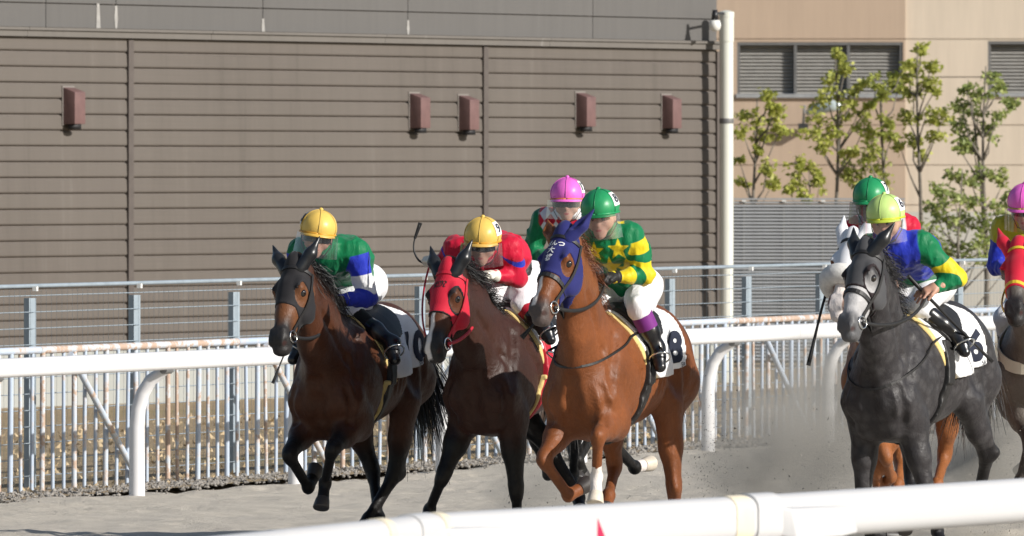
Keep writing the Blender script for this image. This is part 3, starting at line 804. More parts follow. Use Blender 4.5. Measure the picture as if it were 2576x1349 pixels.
def coat_material(name, base, dark, points=True, dapple=None, gloss=.40, pale=None, muz=None):
    t = NT(name); v = t.coord('Object')
    n1 = t.noise(3.5, 4, .55, v); n2 = t.noise(140, 3, .6, t.coord('Object', (1, 1, .35))); n3 = t.noise(11, 5, .6, v, .6)
    c = t.ramp(n1, [(.3, rgb(*[x * .70 for x in base])), (.7, rgb(*[x * 1.22 for x in base]))])
    if dapple is not None:
        vo = t.n('ShaderNodeTexVoronoi'); vo.inputs['Scale'].default_value = 15; t.l(v, vo.inputs['Vector'])
        c = t.mix(t.rng(vo.outputs['Distance'], .25, .6, .55, 0), c, rgb(*dapple)); c = t.mix(t.rng(n3, .45, .7, 0, .5), c, rgb(*base))
    c = t.mix(t.rng(n2, .35, .7, 0, .38), c, rgb(*[x * .5 for x in base])); n5 = t.noise(60, 4, .7, t.coord('Object', (1, 1, .4))); c = t.mix(t.rng(n5, .55, .75, 0, .30), c, rgb(*[min(1, x * 1.7 + .01) for x in base]))
    c = t.mix(t.rng(t.attr('pale'), -.05, .07), c, rgb(*(pale if pale else [min(1, x * 1.6) for x in base])))
    c = t.mix(t.rng(t.attr('points'), -.05, .07), c, rgb(*dark))
    c = t.mix(t.rng(t.attr('muzzle'), -.055, .035), c, rgb(*muz) if muz else (rgb(.022, .020, .020) if dapple is None else rgb(.10, .10, .105)))
    c = t.mix(t.rng(t.attr('white'), -.005, .006), c, rgb(.72, .66, .62))
    c = t.mix(t.rng(t.attr('nostril'), -.006, .006), c, rgb(.05, .018, .016))
    n4 = t.noise(26, 4, .6, t.coord('Object', (1, 1, .6)), 1.5)
    t.set(color=c, rough=t.rng(n4, .3, .7, gloss, gloss + .20), spec=.30, sheen=.03)
    t.set(normal=t.bump(n3, .35, .030, t.bump(n4, .22, .010, t.bump(n2, .30, .005))))
    return t.m
EYEM = plain('horse_eye', rgb(.012, .008, .006), .06, 0, .1, 5, coat=1.0)
HOOFM = plain('horn_dark', rgb(.045, .040, .038), .45, 0, .3, 12); HOOFW = plain('horn_pale', rgb(.62, .55, .45), .5, 0, .2, 12)
LEATHER = plain('black_leather', rgb(.014, .013, .013), .52, 0, .3, 20, .2, 150)
REDTACK = plain('red_webbing', rgb(.46, .012, .03), .5, 0, .15, 20, .2, 200)
YELTACK = plain('yellow_webbing', rgb(.62, .45, .03), .5, 0, .15, 20, .2, 200)
CHROME = plain('bright_steel', rgb(.72, .72, .70), .18, 1.0, .1)
def cloth_mat(name, col, rough=.75, rib=0.0, sheen=.1):
    if name in MATS: return MATS[name]
    t = NT(name); v = t.coord('Object'); n1 = t.noise(6, 4, .6, v); n2 = t.noise(260, 2, .5, v)
    t.set(color=t.ramp(n1, [(.3, rgb(*[x * .88 for x in col])), (.7, rgb(*[min(1, x * 1.08) for x in col]))]), rough=rough, spec=.3, sheen=sheen)
    nrm = t.bump(n2, .3, .002)
    if rib:
        wv = t.n('ShaderNodeTexWave'); wv.inputs['Scale'].default_value = rib; t.l(t.coord('Object', (1, 1, 1), (.3, 0, .6)), wv.inputs['Vector']); nrm = t.bump(wv.outputs['Fac'], .25, .002, nrm)
    t.set(normal=nrm); MATS[name] = t.m; return t.m
def hair_mesh(roots, tips, width, seed=0, sag=.0, curl=.02, seg=5):
    """thin tapered ribbons from roots to tips, two crossed faces each"""
    rs = random.Random(seed); V = []; Fc = []
    for a, b in zip(roots, tips):
        a, b = Vector(a), Vector(b); ax = (b - a); L = ax.length
        if L < 1e-4: continue
        w1 = Vector((rs.gauss(0, 1), rs.gauss(0, 1), rs.gauss(0, 1))) * curl; w2 = Vector((rs.gauss(0, 1), rs.gauss(0, 1), rs.gauss(0, 1))) * curl
        sv = ax.cross(Vector((rs.gauss(0, 1), rs.gauss(0, 1), rs.gauss(0, 1))));  sv.normalize()
        base = len(V); wd = width * rs.uniform(.6, 1.3)
        for k in range(seg + 1):
            f = k / seg
            p = a + ax * f + w1 * math.sin(f * PI) + w2 * math.sin(f * 2 * PI) - Vector((0, 0, 1)) * sag * f * f
            q = wd * (1 - .85 * f)
            V += [p - sv * q, p + sv * q]
        for k in range(seg): Fc.append((base + 2 * k, base + 2 * k + 1, base + 2 * k + 3, base + 2 * k + 2))
    return MB().add(V, Fc)
def text_mesh(body, size, bold=.0):
    cu = bpy.data.curves.new('lettering', 'FONT'); cu.body = body; cu.size = size; cu.align_x = 'CENTER'; cu.align_y = 'CENTER'; cu.offset = bold; cu.resolution_u = 4
    o_ = bpy.data.objects.new('lettering', cu); COL.objects.link(o_)
    me = bpy.data.meshes.new_from_object(o_.evaluated_get(bpy.context.evaluated_depsgraph_get()))
    bpy.data.objects.remove(o_); bpy.data.curves.remove(cu)
    bm = bmesh.new(); bm.from_mesh(me); bmesh.ops.triangulate(bm, faces=bm.faces[:])
    for _ in range(4):
        es = [e for e in bm.edges if e.calc_length() > .014]
        if not es: break
        bmesh.ops.subdivide_edges(bm, edges=es, cuts=1); bmesh.ops.triangulate(bm, faces=[f for f in bm.faces if len(f.verts) > 3])
    bm.to_mesh(me); bm.free()
    return me
def drape_text(name, body, size, g, fn, lift, mat, parent, bold=.0, flip=False):
    """lettering laid on the surface of a grid: fn(u, v) -> point inside, outward direction"""
    me = text_mesh(body, size, bold)
    for v_ in me.vertices:
        p, d = fn(v_.co.x, v_.co.y); q = g.hit(p, d); v_.co = Vector(q + np.array(d) / np.linalg.norm(d) * lift)
    me.materials.clear(); me.materials.append(mat)
    return link(name, me, mat, parent)
def ribbon(name, pts, nrm, width, thick, mat, parent):
    m = MB(); V = []; pts = [Vector(p) for p in pts]; nrm = [Vector(n_) for n_ in nrm]; n = len(pts)
    for i, p in enumerate(pts):
        t = (pts[min(i + 1, n - 1)] - pts[max(i - 1, 0)]).normalized(); nn = (nrm[i] - t * nrm[i].dot(t)).normalized(); sd_ = t.cross(nn)
        for a, b in ((-1, 0), (1, 0), (1, 1), (-1, 1)): V.append(p + sd_ * (a * width / 2) + nn * (b * thick))
    Fc = [(i * 4 + k, i * 4 + (k + 1) % 4, (i + 1) * 4 + (k + 1) % 4, (i + 1) * 4 + k) for i in range(n - 1) for k in range(4)]
    Fc += [(3, 2, 1, 0), tuple((n - 1) * 4 + k for k in range(4))]
    return m.add(V, Fc).build(name, mat, parent)
def torus_mesh(R_, r, n=24, k=8):
    V = []; Fc = []
    for i in range(n):
        a = 2 * PI * i / n
        for j in range(k):
            b = 2 * PI * j / k; V.append(((R_ + r * math.cos(b)) * math.cos(a), (R_ + r * math.cos(b)) * math.sin(a), r * math.sin(b)))
    for i in range(n):
        for j in range(k): Fc.append((i * k + j, ((i + 1) % n) * k + j, ((i + 1) % n) * k + (j + 1) % k, i * k + (j + 1) % k))
    return MB().add(V, Fc)
def bezier(p0, p1, p2, p3, n=14):
    p0, p1, p2, p3 = [np.array(p, float) for p in (p0, p1, p2, p3)]
    return [((1 - t) ** 3) * p0 + 3 * t * (1 - t) ** 2 * p1 + 3 * t * t * (1 - t) * p2 + t ** 3 * p3 for t in np.linspace(0, 1, n)]

class Horse: pass
def build_horse(cfg):
    H = Horse(); fr = cfg['frame']; H.fr = fr
    root = empty('horse', tuple(fr.C), fr.rz); tag(root, cfg['label'], 'horse', 'horses racing on the sand track'); H.root = root
    pit = math.radians(cfg.get('pitch', 0)); zo = cfg.get('z', 0.0); sc = cfg.get('scale', 1.0)
    def T(x, y, z):
        x, y, z = x * sc, y * sc, (z - 1.25) * sc
        return np.array([x * math.cos(pit) + z * math.sin(pit), y, -x * math.sin(pit) + z * math.cos(pit) + 1.25 + zo])
    H.T = T
    f = Field(); U = (0, 1, 0)
    C_ = lambda a, b, ra, rb, su=1.0, k=.05: f.cap(T(*a), T(*b), ra * sc, rb * sc, su, U, k)
    # trunk
    C_((.36, 0, 1.185), (-.14, 0, 1.23), .345, .33, .74, .06)
    C_((-.14, 0, 1.23), (-.54, 0, 1.335), .32, .235, .86, .08)
    C_((-.50, 0, 1.335), (-.74, 0, 1.305), .24, .20, .95, .08)
    C_((.42, 0, 1.46), (.02, 0, 1.42), .115, .12, .6, .10)
    C_((0, 0, 1.40), (-.54, 0, 1.43), .14, .145, 1.1, .10)
    C_((.50, 0, 1.20), (.57, 0, 1.10), .235, .195, .82, .08)
    for s in (-1, 1):
        C_((.34, s * .13, 1.44), (.62, s * .145, 1.12), .085, .12, .68, .05)      # shoulder blade
        C_((.62, s * .14, 1.09), (.43, s * .155, .94), .115, .11, .75, .04)         # upper arm
        C_((.67, s * .075, 1.08), (.60, s * .08, .94), .085, .078, .95, .016)        # breast muscle
        C_((.52, s * .14, 1.34), (.30, s * .18, 1.08), .07, .11, .55, .03)          # triceps
        C_((-.46, s * .15, 1.42), (-.67, s * .165, 1.12), .13, .17, .8, .06)        # quarter
        C_((-.74, s * .085, 1.36), (-.81, s * .12, 1.04), .105, .11, .9, .035)       # buttock
        C_((-.40, s * .12, 1.47), (-.48, s * .19, 1.40), .05, .05, 1, .06)          # point of hip
    C_((.56, 0, .93), (.25, 0, .90), .085, .085, 1.2, .06)
    # neck and head
    poll = fr.x(cfg['poll'], cfg.get('poll_x', 1.12)); muz = fr.bone(poll, cfg['muzzle'], .60 * sc, 1)
    if 'muzzle_x' in cfg: muz = fr.x(cfg['muzzle'], cfg['muzzle_x'])
    H.poll, H.muz = poll, muz
    A = muz - poll; hl = np.linalg.norm(A); A = A / hl; hs = hl / .60 if cfg.get('fit_head', True) else sc
    yaw = math.radians(cfg.get('yaw', 0)); Fv = np.array([math.cos(yaw), math.sin(yaw), 0.0])
    B = Fv - A * (Fv @ A); B /= np.linalg.norm(B); Cc = np.cross(B, A)
    if Cc[1] < 0: Cc = -Cc
    roll = math.radians(cfg.get('roll', 0)); B, Cc = B * math.cos(roll) + Cc * math.sin(roll), Cc * math.cos(roll) - B * math.sin(roll)
    hd = lambda a, b, c: poll + (A * a + B * b + Cc * c) * hs
    H.A, H.B, H.Cc, H.hs, H.hd = A, B, Cc, hs, hd
    def hc(P):
        q = (P - poll) / hs; return q @ A, q @ B, q @ Cc
    N = lambda a, b, ra, rb, su, k=.06: f.cap(a, b, ra * sc, rb * sc, su, Cc * .5 + np.array(U) * .5, k)
    nb1, nb2 = T(.40, 0, 1.40), T(.56, 0, 1.20); pb = hd(-.02, -.05, 0); tb = hd(.16, -.20, 0)
    m1 = nb1 * .5 + pb * .5 + np.array([-.02, 0, .05]); m2 = nb2 * .48 + tb * .52 + np.array([.03, 0, 0])
    N(nb1, m1, .165, .115, .62, .10); N(m1, pb, .115, .085, .68, .06)
    N(nb2, m2, .19, .125, .66, .10); N(m2, tb, .125, .085, .72, .06); N(nb1 * .5 + nb2 * .5, m1 * .5 + m2 * .5, .22, .15, .62, .08); N(m1 * .5 + m2 * .5, hd(.07, -.13, 0), .15, .10, .66, .06)
    Hc = lambda a, b, ra, rb, su=1.0, k=.03: f.cap(hd(*a), hd(*b), ra * hs, rb * hs, su, Cc, k)
    Hc((.03, -.075, 0), (.20, -.085, 0), .095, .098, .92)               # skull
    Hc((.16, -.055, 0), (.34, -.062, 0), .078, .066, .95)               # forehead to nose
    Hc((.32, -.060, 0), (.50, -.066, 0), .069, .055, .84)               # nasal bone
    for s in (-1, 1):
        Hc((.14, -.155, s * .060), (.24, -.165, s * .058), .082, .080, .45, .03)   # cheek
        Hc((.20, -.105, s * .062), (.38, -.092, s * .042), .026, .018, .8, .025)   # facial crest
        Hc((.125, -.028, s * .074), (.175, -.022, s * .090), .022, .026, .9, .02)  # brow
        f.ball(hd(.192, -.052, s * .078), .036 * hs, .8, Cc, .018)              # eye socket
        Hc((.475, -.030, s * .036), (.540, -.052, s * .045), .027, .031, .85, .018)   # nostril wing
        Hc((.50, -.10, s * .027), (.56, -.10, s * .022), .028, .030, 1, .02)         # lips
    Hc((.24, -.165, 0), (.44, -.128, 0), .058, .040, .85)               # jaw
    Hc((.44, -.128, 0), (.545, -.135, 0), .040, .034, 1.1, .03)         # chin
    Hc((.50, -.065, 0), (.570, -.090, 0), .050, .042, 1.0, .03)        # muzzle
    for s in (-1, 1):
        f.sub(hd(.520, -.030, s * .077), hd(.568, -.060, s * .064), .012 * hs, .023 * hs, .010)   # nostril
        f.sub(hd(.200, -.052, s * .125), hd(.196, -.052, s * .112), .012, .018, .01)
    f.sub(hd(.60, -.112, .05), hd(.60, -.112, -.05), .006, .006, .012)
    # legs
    H.hoof = []; pts_z = []
    def lateral(s): return np.array([0, s, 0.0])
    for key, s in (('fr', -1), ('fl', 1)):
        kn, fe, ho = cfg['legs'][key][:3]; sd3 = (list(cfg['legs'][key][3:]) + [1, -1, 1])[:3]
        E = T(.47, s * .145, .955) ; sh = T(.60, s * .14, 1.10)
        if cfg.get('reach', {}).get(key): E = E + np.array([cfg['reach'][key], 0, .05])
        K = fr.bone(E, kn, .43 * sc, sd3[0]); Fe = fr.bone(K, fe, .285 * sc, sd3[1]); Ho = fr.bone(Fe, ho, .165 * sc, sd3[2])
        ax = K - E; ax /= np.linalg.norm(ax)
        f.cap(sh, E, .10, .10, .85, U, .05)
        f.cap(E, E * .55 + K * .45, .108, .088, .85, U, .05); f.cap(E * .6 + K * .4, K, .080, .046, .88, U, .03); f.cap(K - ax * .035, K + (Fe - K) * .12, .050, .043, .95, U, .02)
        bk = np.cross(np.cross(ax, np.array([1, 0, .01])), ax); 
        f.cap(K, Fe, .036, .031, .88, U, .02)
        cdir = (Fe - K) / np.linalg.norm(Fe - K); perp = np.array([-1, 0, 0]) - cdir * (np.array([-1, 0, 0]) @ cdir); perp /= np.linalg.norm(perp) + 1e-9
        f.cap(K + perp * .022 + cdir * .05, Fe + perp * .022, .020, .018, 1, U, .02)          # tendon
        f.ball(Fe + perp * .010, .042, .9, U, .02)
        hd_ = (Ho - Fe) / np.linalg.norm(Ho - Fe); f.cap(Fe, Fe + hd_ * .105, .034, .040, .95, U, .02)
        H.hoof.append((Fe + hd_ * .095, hd_, cfg.get('hoof', {}).get(key, 0)))
        pts_z += [K, Fe]
        if cfg.get('debug'): print(cfg['name'], key, 'K', K.round(2), 'F', Fe.round(2), 'H', Ho.round(2))
        setattr(H, 'leg_' + key, (E, K, Fe, Ho))
    for key, s in (('hr', -1), ('hl', 1)):
        st, hk, fe, ho = cfg['legs'][key][:4]; sd4 = (list(cfg['legs'][key][4:]) + [1, -1, 1, 1])[:4]
        hip = T(-.58, s * .15, 1.30)
        S_ = fr.x(st, cfg['legs'].get(key + 'x', -.34)) if st else T(-.40, s * .19, 1.01)
        if cfg.get('reach', {}).get(key): S_ = S_ + np.array([cfg['reach'][key], 0, 0])
        K = fr.bone(S_, hk, .45 * sc, sd4[1]); Fe = fr.bone(K, fe, .345 * sc, sd4[2]); Ho = fr.bone(Fe, ho, .165 * sc, sd4[3])
        f.cap(hip, S_, .165, .115, .72, U, .07)
        f.cap(T(-.76, s * .12, 1.12), S_ * .45 + K * .55, .10, .068, .75, U, .06)
        f.cap(S_, S_ * .5 + K * .5, .122, .094, .72, U, .05); f.cap(S_ * .5 + K * .5, K, .085, .050, .80, U, .03)
        d1_ = (K - S_) / np.linalg.norm(K - S_); d2_ = (Fe - K) / np.linalg.norm(Fe - K)
        pt = d1_ - d2_; pt /= np.linalg.norm(pt) + 1e-9
        f.cap(K - d1_ * .03, K + d2_ * .05, .054, .046, .85, U, .025); f.cap(K + pt * .03, K + pt * .055 - d2_ * .03, .036, .026, .8, U, .03)
        f.cap(K + pt * .045 - d2_ * .02, S_ * .4 + K * .6 + pt * .05, .022, .03, .7, U, .04)       # hamstring tendon
        f.cap(K, Fe, .040, .034, .85, U, .02); f.cap(K + pt * .02 + d2_ * .05, Fe + pt * .022, .021, .019, 1, U, .02)
        f.ball(Fe + pt * .008, .044, .9, U, .02)
        hd_ = (Ho - Fe) / np.linalg.norm(Ho - Fe); f.cap(Fe, Fe + hd_ * .105, .036, .041, .95, U, .02)
        H.hoof.append((Fe + hd_ * .095, hd_, cfg.get('hoof', {}).get(key, 0)))
        pts_z += [K, Fe]
        if cfg.get('debug'): print(cfg['name'], key, 'S', S_.round(2), 'K', K.round(2), 'F', Fe.round(2), 'H', Ho.round(2))
        setattr(H, 'leg_' + key, (S_, K, Fe, Ho))
    H.f = f
    g = f.grid(cfg.get('h', .0115)); H.g = g
    # grooves between the muscles, laid along the surface
    def groove(pts, d, depth, r, k=.03):
        q = [g.hit(T(*p) if isinstance(p, tuple) else p, np.array(d, float), .6) for p in pts]; d_ = np.array(d, float) / np.linalg.norm(d)
        for a_, b_ in zip(q[:-1], q[1:]):
            f.cut.append((a_ + d_ * (r - depth), b_ + d_ * (r - depth) + 1e-5, r, r, 1.0, np.array((0, 1.0, 0)), k))
    if cfg.get('h', .0115) < .0125:
        nc = len(f.cut)
        groove([(.45, 0, 1.20), (.45, 0, 1.08), (.45, 0, .96)], (1, 0, 0), .030, .035, .05)
        for s in (-1, 1):
            groove([(.42, 0, 1.46), (.50, 0, 1.36), (.58, 0, 1.24), (.62, 0, 1.14)], (.25, s, 0), .012, .030)
            groove([(.45, s * .08, 1.16), (.45, s * .115, 1.05), (.45, s * .10, .95)], (1, s * .35, 0), .016, .025)
            groove([(.34, 0, 1.36), (.20, 0, 1.22), (.18, 0, 1.08), (.26, 0, .98)], (0, s, 0), .010, .030)
            groove([(-.30, 0, 1.36), (-.33, 0, 1.22), (-.38, 0, 1.10)], (0, s, 0), .016, .05, .06)
            groove([(-.60, 0, 1.46), (-.68, 0, 1.28), (-.69, 0, 1.10)], (-.35, s, 0), .012, .03)
            groove([(-.45, 0, 1.30), (-.50, 0, 1.18), (-.50, 0, 1.06)], (0, s, 0), .008, .03)
            for q in range(6): groove([(.10 - q * .065, 0, 1.40), (.07 - q * .065, 0, 1.25), (.06 - q * .065, 0, 1.08)], (0, s, 0), .0035, .018, .02)
            for a_, b_, c_ in ((m1 * .35 + m2 * .65, m1 * .3 + m2 * .7, s),): groove([m2 * .55 + tb * .45 + (m1 - m2) * .22, m2 + (m1 - m2) * .28, nb2 * .6 + m2 * .4 + (nb1 - nb2) * .25, nb2 + (nb1 - nb2) * .15 + np.array([.05, 0, 0])], (.1, s, 0), .012, .022)
        for pr in f.cut[nc:]: g.carve(pr)
    # coat zones
    mz = cfg.get('marks', {})
    def legs_pts(V):
        best = np.full(len(V), -9.0)
        for key in ('fr', 'fl', 'hr', 'hl'):
            J = getattr(H, 'leg_' + key); K, Fe, Ho = J[1], J[2], J[3]; up = J[0]
            # distance along the limb, measured from above the knee down
            for a, b, off in ((up, K, -1), (K, Fe, 0), (Fe, Ho, 1)):
                ab = b - a; t = np.clip(((V - a) @ ab) / (ab @ ab), 0, 1); d = np.linalg.norm(V - a - t[:, None] * ab, axis=1)
                z = np.where(d < .11, (off + t) * .4, -9.0); best = np.maximum(best, z)
        return best
    def z_points(V): return legs_pts(V) + cfg.get('points', .12) if cfg.get('points', .12) is not None else np.full(len(V), -1.0)
    def z_muzzle(V):
        a, b, c = hc(V); r = np.sqrt(b * b + c * c); return np.where(r < .3, a - cfg.get('muzzle_a', .43) - .03 * np.sin(b * 40), -1)
    def z_white(V):
        z = np.full(len(V), -1.0); a, b, c = hc(V); near = (np.abs(b) < .25) & (np.abs(c) < .2)
        if 'blaze' in mz:
            a0, a1, wd, sl = mz['blaze']; q = np.minimum(np.minimum(a - a0, a1 - a), wd * (.7 + .6 * (a - a0) / (a1 - a0)) - np.abs(c - sl * (a - a0) + .004 * np.sin(a * 60)))
            z = np.maximum(z, np.where(near & (b > -.075 - .05 * (a > .5)), q, -1))
        if 'face' in mz: z = np.maximum(z, np.where(near, a - mz['face'] + .1 * np.abs(c), -1))
        for key, zz in mz.get('socks', {}).items():
            K, Fe, Ho = getattr(H, 'leg_' + key)[1:4]
            for a_, b_, off in ((K, Fe, 0), (Fe, Ho, 1)):
                ab = b_ - a_; t = np.clip(((V - a_) @ ab) / (ab @ ab), 0, 1); d = np.linalg.norm(V - a_ - t[:, None] * ab, axis=1)
                z = np.maximum(z, np.where(d < .09, (off + t - zz) * .2, -1))
        return z
    def z_nos(V):
        q = np.full(len(V), -1.0)
        for s in (-1, 1): q = np.maximum(q, .020 * hs - np.linalg.norm(V - hd(.560, -.052, s * .062), axis=1))
        return q
    def z_pale(V):
        a, b, c = hc(V); near = (np.abs(b) < .17) & (np.abs(c) < .2) & (a > -.05)
        z = np.where(near, np.minimum(a - cfg['pale_nose'][0], cfg['pale_nose'][1] - a), -1) if cfg.get('pale_nose') else np.full(len(V), -1.0)
        return z
    body, V = surf('body', g, cfg['coat'], root, 1, dict(points=z_points, muzzle=z_muzzle, white=z_white, nostril=z_nos, pale=z_pale))
    # eyes, hooves
    for s in (-1, 1):
        bm = bmesh.new(); bmesh.ops.create_uvsphere(bm, u_segments=16, v_segments=10, radius=.0255 * hs); me = bpy.data.meshes.new('eye'); bm.to_mesh(me); bm.free(); auto_smooth(me, 180)
        o_ = link('eye', me, EYEM, root); o_.location = Vector(hd(.196, -.052, s * .0905))
    for (p, d, pale) in H.hoof:
        fwd_ = np.array([1.0, 0, 0]); fw = fwd_ - d * (fwd_ @ d)
        if np.linalg.norm(fw) < .2: fw = np.array([0, 0, 1.0]) - d * d[2]
        fw /= np.linalg.norm(fw); sv = np.cross(d, fw); Vh = []; n = 16
        for lv, (r, off, sh_) in enumerate(((.041, 0, 0), (.046, .018, .004), (.054, .072, .014), (.050, .078, .014))):
            for k in range(n):
                a = 2 * PI * k / n; ca, sa = math.cos(a), math.sin(a); rr = r * (1.08 if ca > 0 else .92)
                Vh.append(p + d * (off + .0 * ca) + fw * (ca * rr + sh_) + sv * (sa * r * .95))
        Fh = [(l * n + k, l * n + (k + 1) % n, (l + 1) * n + (k + 1) % n, (l + 1) * n + k) for l in range(3) for k in range(n)] + [tuple(range(n - 1, -1, -1)), tuple(3 * n + k for k in range(n))]
        o_ = MB().add(Vh, Fh).build('hoof', HOOFW if pale else HOOFM, root, True); auto_smooth(o_.data, 50)
    # ears
    for s in (-1, 1):
        ef = Field(); lay = cfg.get('ear', {}).get(s, (-.20, .02, .10)); em = cfg['ear_mat'][0 if s < 0 else 1]
        e0 = hd(.03, -.022, s * .052); e2 = hd(*[lay[0], lay[1], s * lay[2]]); e1 = e0 * .55 + e2 * .45 + (Cc * s * .012 + B * .0) * hs
        ef.cap(e0, e1, .044 * hs, .036 * hs, 1, Cc, .03); ef.cap(e1, e2, .036 * hs, .005, 1, Cc, .03)
        if cfg.get('ear_open', {}).get(s): ef.sub(e1 + B * .045, e2 + B * .012, .030, .004, .012); ef.sub(e0 * .4 + e1 * .6 + B * .04, e1 + B * .045, .018, .030, .012)
        surf('ear' if em is cfg['coat'] or cfg.get('bare_ears') else 'ear_cover', ef.grid(.007), em, root, 1, dict(points=lambda V: np.full(len(V), -1.), muzzle=lambda V: np.full(len(V), -1.), white=lambda V: np.full(len(V), -1.), nostril=lambda V: np.full(len(V), -1.), pale=lambda V: np.full(len(V), -1.)))
    gh = g.crop(np.min([hd(-.15, .12, .2), hd(.7, .12, .2), hd(-.15, -.3, -.2), hd(.7, -.3, -.2), hd(.7, .12, -.2), hd(.7, -.3, .2), hd(-.15, -.3, .2), hd(-.15, .12, -.2)], 0),
                np.max([hd(-.15, .12, .2), hd(.7, .12, .2), hd(-.15, -.3, -.2), hd(.7, -.3, -.2), hd(.7, .12, -.2), hd(.7, -.3, .2), hd(-.15, -.3, .2), hd(-.15, .12, -.2)], 0)); H.gh = gh
    def hood_region(P, front=.33, slope=.55, eye=(.074, .056), back=(.09, .03)):
        a, b, c = hc(P)
        bd = (a + back[0]) * .627 + (b - back[1]) * .779
        fp = a - (front + slope * np.maximum(0, -b - .05))
        e = np.sqrt(((a - .203 + .25 * (b + .06)) / eye[0]) ** 2 + ((b + .060) / (eye[1] + .008)) ** 2 + ((np.abs(c) - .098) / .058) ** 2) - 1.0
        eh = .05 * e
        return np.maximum(np.maximum(-bd * hs, fp * hs), -eh)
    hood = cfg.get('hood')
    if hood:
        # a finer grid of the head so that the hood's edges are crisp
        fine = f.grid(.0075, np.array(gh.lo), np.array(gh.lo) + np.array(gh.D.shape) * gh.h)
        P = fine.pts(); reg = hood_region(P, **hood.get('shape', {})).astype(np.float32)
        a, b, c = hc(P)
        if hood.get('mask'):        # only strips
            reg = np.maximum(reg, hood['mask'](a, b, c).astype(np.float32))
        gd = Grid(np.maximum(fine.D - .007, reg), fine.lo, fine.h)
        surf('hood', gd, hood['mat'], root, 1)
        if hood.get('trim'):
            rim = np.abs(reg + .004) - .0055
            surf('hood_trim', Grid(np.maximum(fine.D - .0095, rim), fine.lo, fine.h), hood['trim'], root, 1)
        H.gfine = fine
        for (txt, size, a0, c0, mat) in hood.get('text', []):
            drape_text('hood_lettering', txt, size, fine, lambda u, v_, a0=a0, c0=c0: (hd(a0 - v_, -.06, c0 + u), B), .0105, mat, root, hood.get('bold', .0))
    # bridle
    tack = cfg.get('tack', LEATHER)
    def ring_strap(name, a0, width, lift, th0=0, th1=2 * PI, tilt=0.0, cen=-.09, mat=None, n=30):
        P_, Nn = [], []
        for th in np.linspace(th0, th1, n):
            d = B * math.cos(th) + Cc * math.sin(th); p = hd(a0 + tilt * (1 - math.cos(th)) / 2, cen, 0); q = gh.hit(p, d, .3); P_.append(q + d * lift); Nn.append(d)
        return ribbon(name, P_, Nn, width, .006, mat or tack, root)
    ring_strap('browband', cfg.get('brow_a', .045), .020, .008, -PI * .55, PI * .55, .0, cen=-.07)
    if cfg.get('noseband', True): ring_strap('noseband', cfg.get('nose_a', .335), .026, .004, tilt=.02)
    H.bit = {}
    for s in (-1, 1):
        P_, Nn = [], []
        for fz in np.linspace(0, 1, 12):
            a0 = .03 + fz * .42; b0 = -.10 - .015 * math.sin(fz * PI) + .0 * fz
            q = gh.hit(hd(a0, b0, 0), Cc * s, .3); P_.append(q + Cc * s * .009); Nn.append(Cc * s)
        ribbon('cheekpiece', P_, Nn, .018, .006, tack, root)
        q = gh.hit(hd(.475, -.105, 0), Cc * s, .3) + Cc * s * .012; H.bit[s] = q
        o_ = torus_mesh(.036, .0055).build('bit_ring', CHROME, root, True); zz = Vector(Cc * s); xx = Vector(A); yy = zz.cross(xx)
        o_.matrix_local = Matrix(((xx.x, yy.x, zz.x, q[0]), (xx.y, yy.y, zz.y, q[1]), (xx.z, yy.z, zz.z, q[2]), (0, 0, 0, 1)))
    ring_strap('lip_strap', .475, .012, .004, PI * .62, PI * 1.38, 0, cen=-.105)
    if cfg.get('shadow_roll'):
        sf = Field()
        for th in np.linspace(-PI * .62, PI * .62, 15):
            d = B * math.cos(th) + Cc * math.sin(th); sf.ball(gh.hit(hd(.33, -.08, 0), d, .3) + d * .03, .058, 1, U, .03)
        surf('sheepskin_noseband', sf.grid(.009), cfg['shadow_roll'], root, 1)
    # mane
    ms = cfg.get('mane')
    if ms:
        rs = random.Random(cfg.get('seed', 1)); roots, tips = [], []
        for _ in range(int(ms.get('n', 520) * 1.9)):
            fz = ms.get('from', .16) + (1 - ms.get('from', .16)) * rs.random() ** 1.1
            p = hd(.0, .02, 0) * (1 - fz) + T(.42, 0, 1.56) * fz; p = np.array(p)
            q = g.hit(p - np.array([0, 0, .12]), np.array([-.25, 0, 1.0]), .4) if fz > .05 else hd(-.01, .01, rs.uniform(-.03, .03))
            q = q + np.array([0, rs.gauss(0, .012), -.012])
            L = ms.get('len', .20) * rs.uniform(.5, 1.15) * (1 - .35 * fz)
            cl_ = random.Random(int(fz * 26) + 99); d = np.array(ms.get('dir', (-.75, .35, .25))) + np.array([cl_.gauss(0, .24) + rs.gauss(0, .14), cl_.gauss(0, .24) + rs.gauss(0, .14), cl_.gauss(0, .22) + rs.gauss(0, .12)])
            roots.append(q); tips.append(q + d / np.linalg.norm(d) * L)
        hair_mesh(roots, tips, .0034, cfg.get('seed', 1), ms.get('sag', .05), .022).build('mane', ms['mat'], root)
    ts = cfg.get('tail')
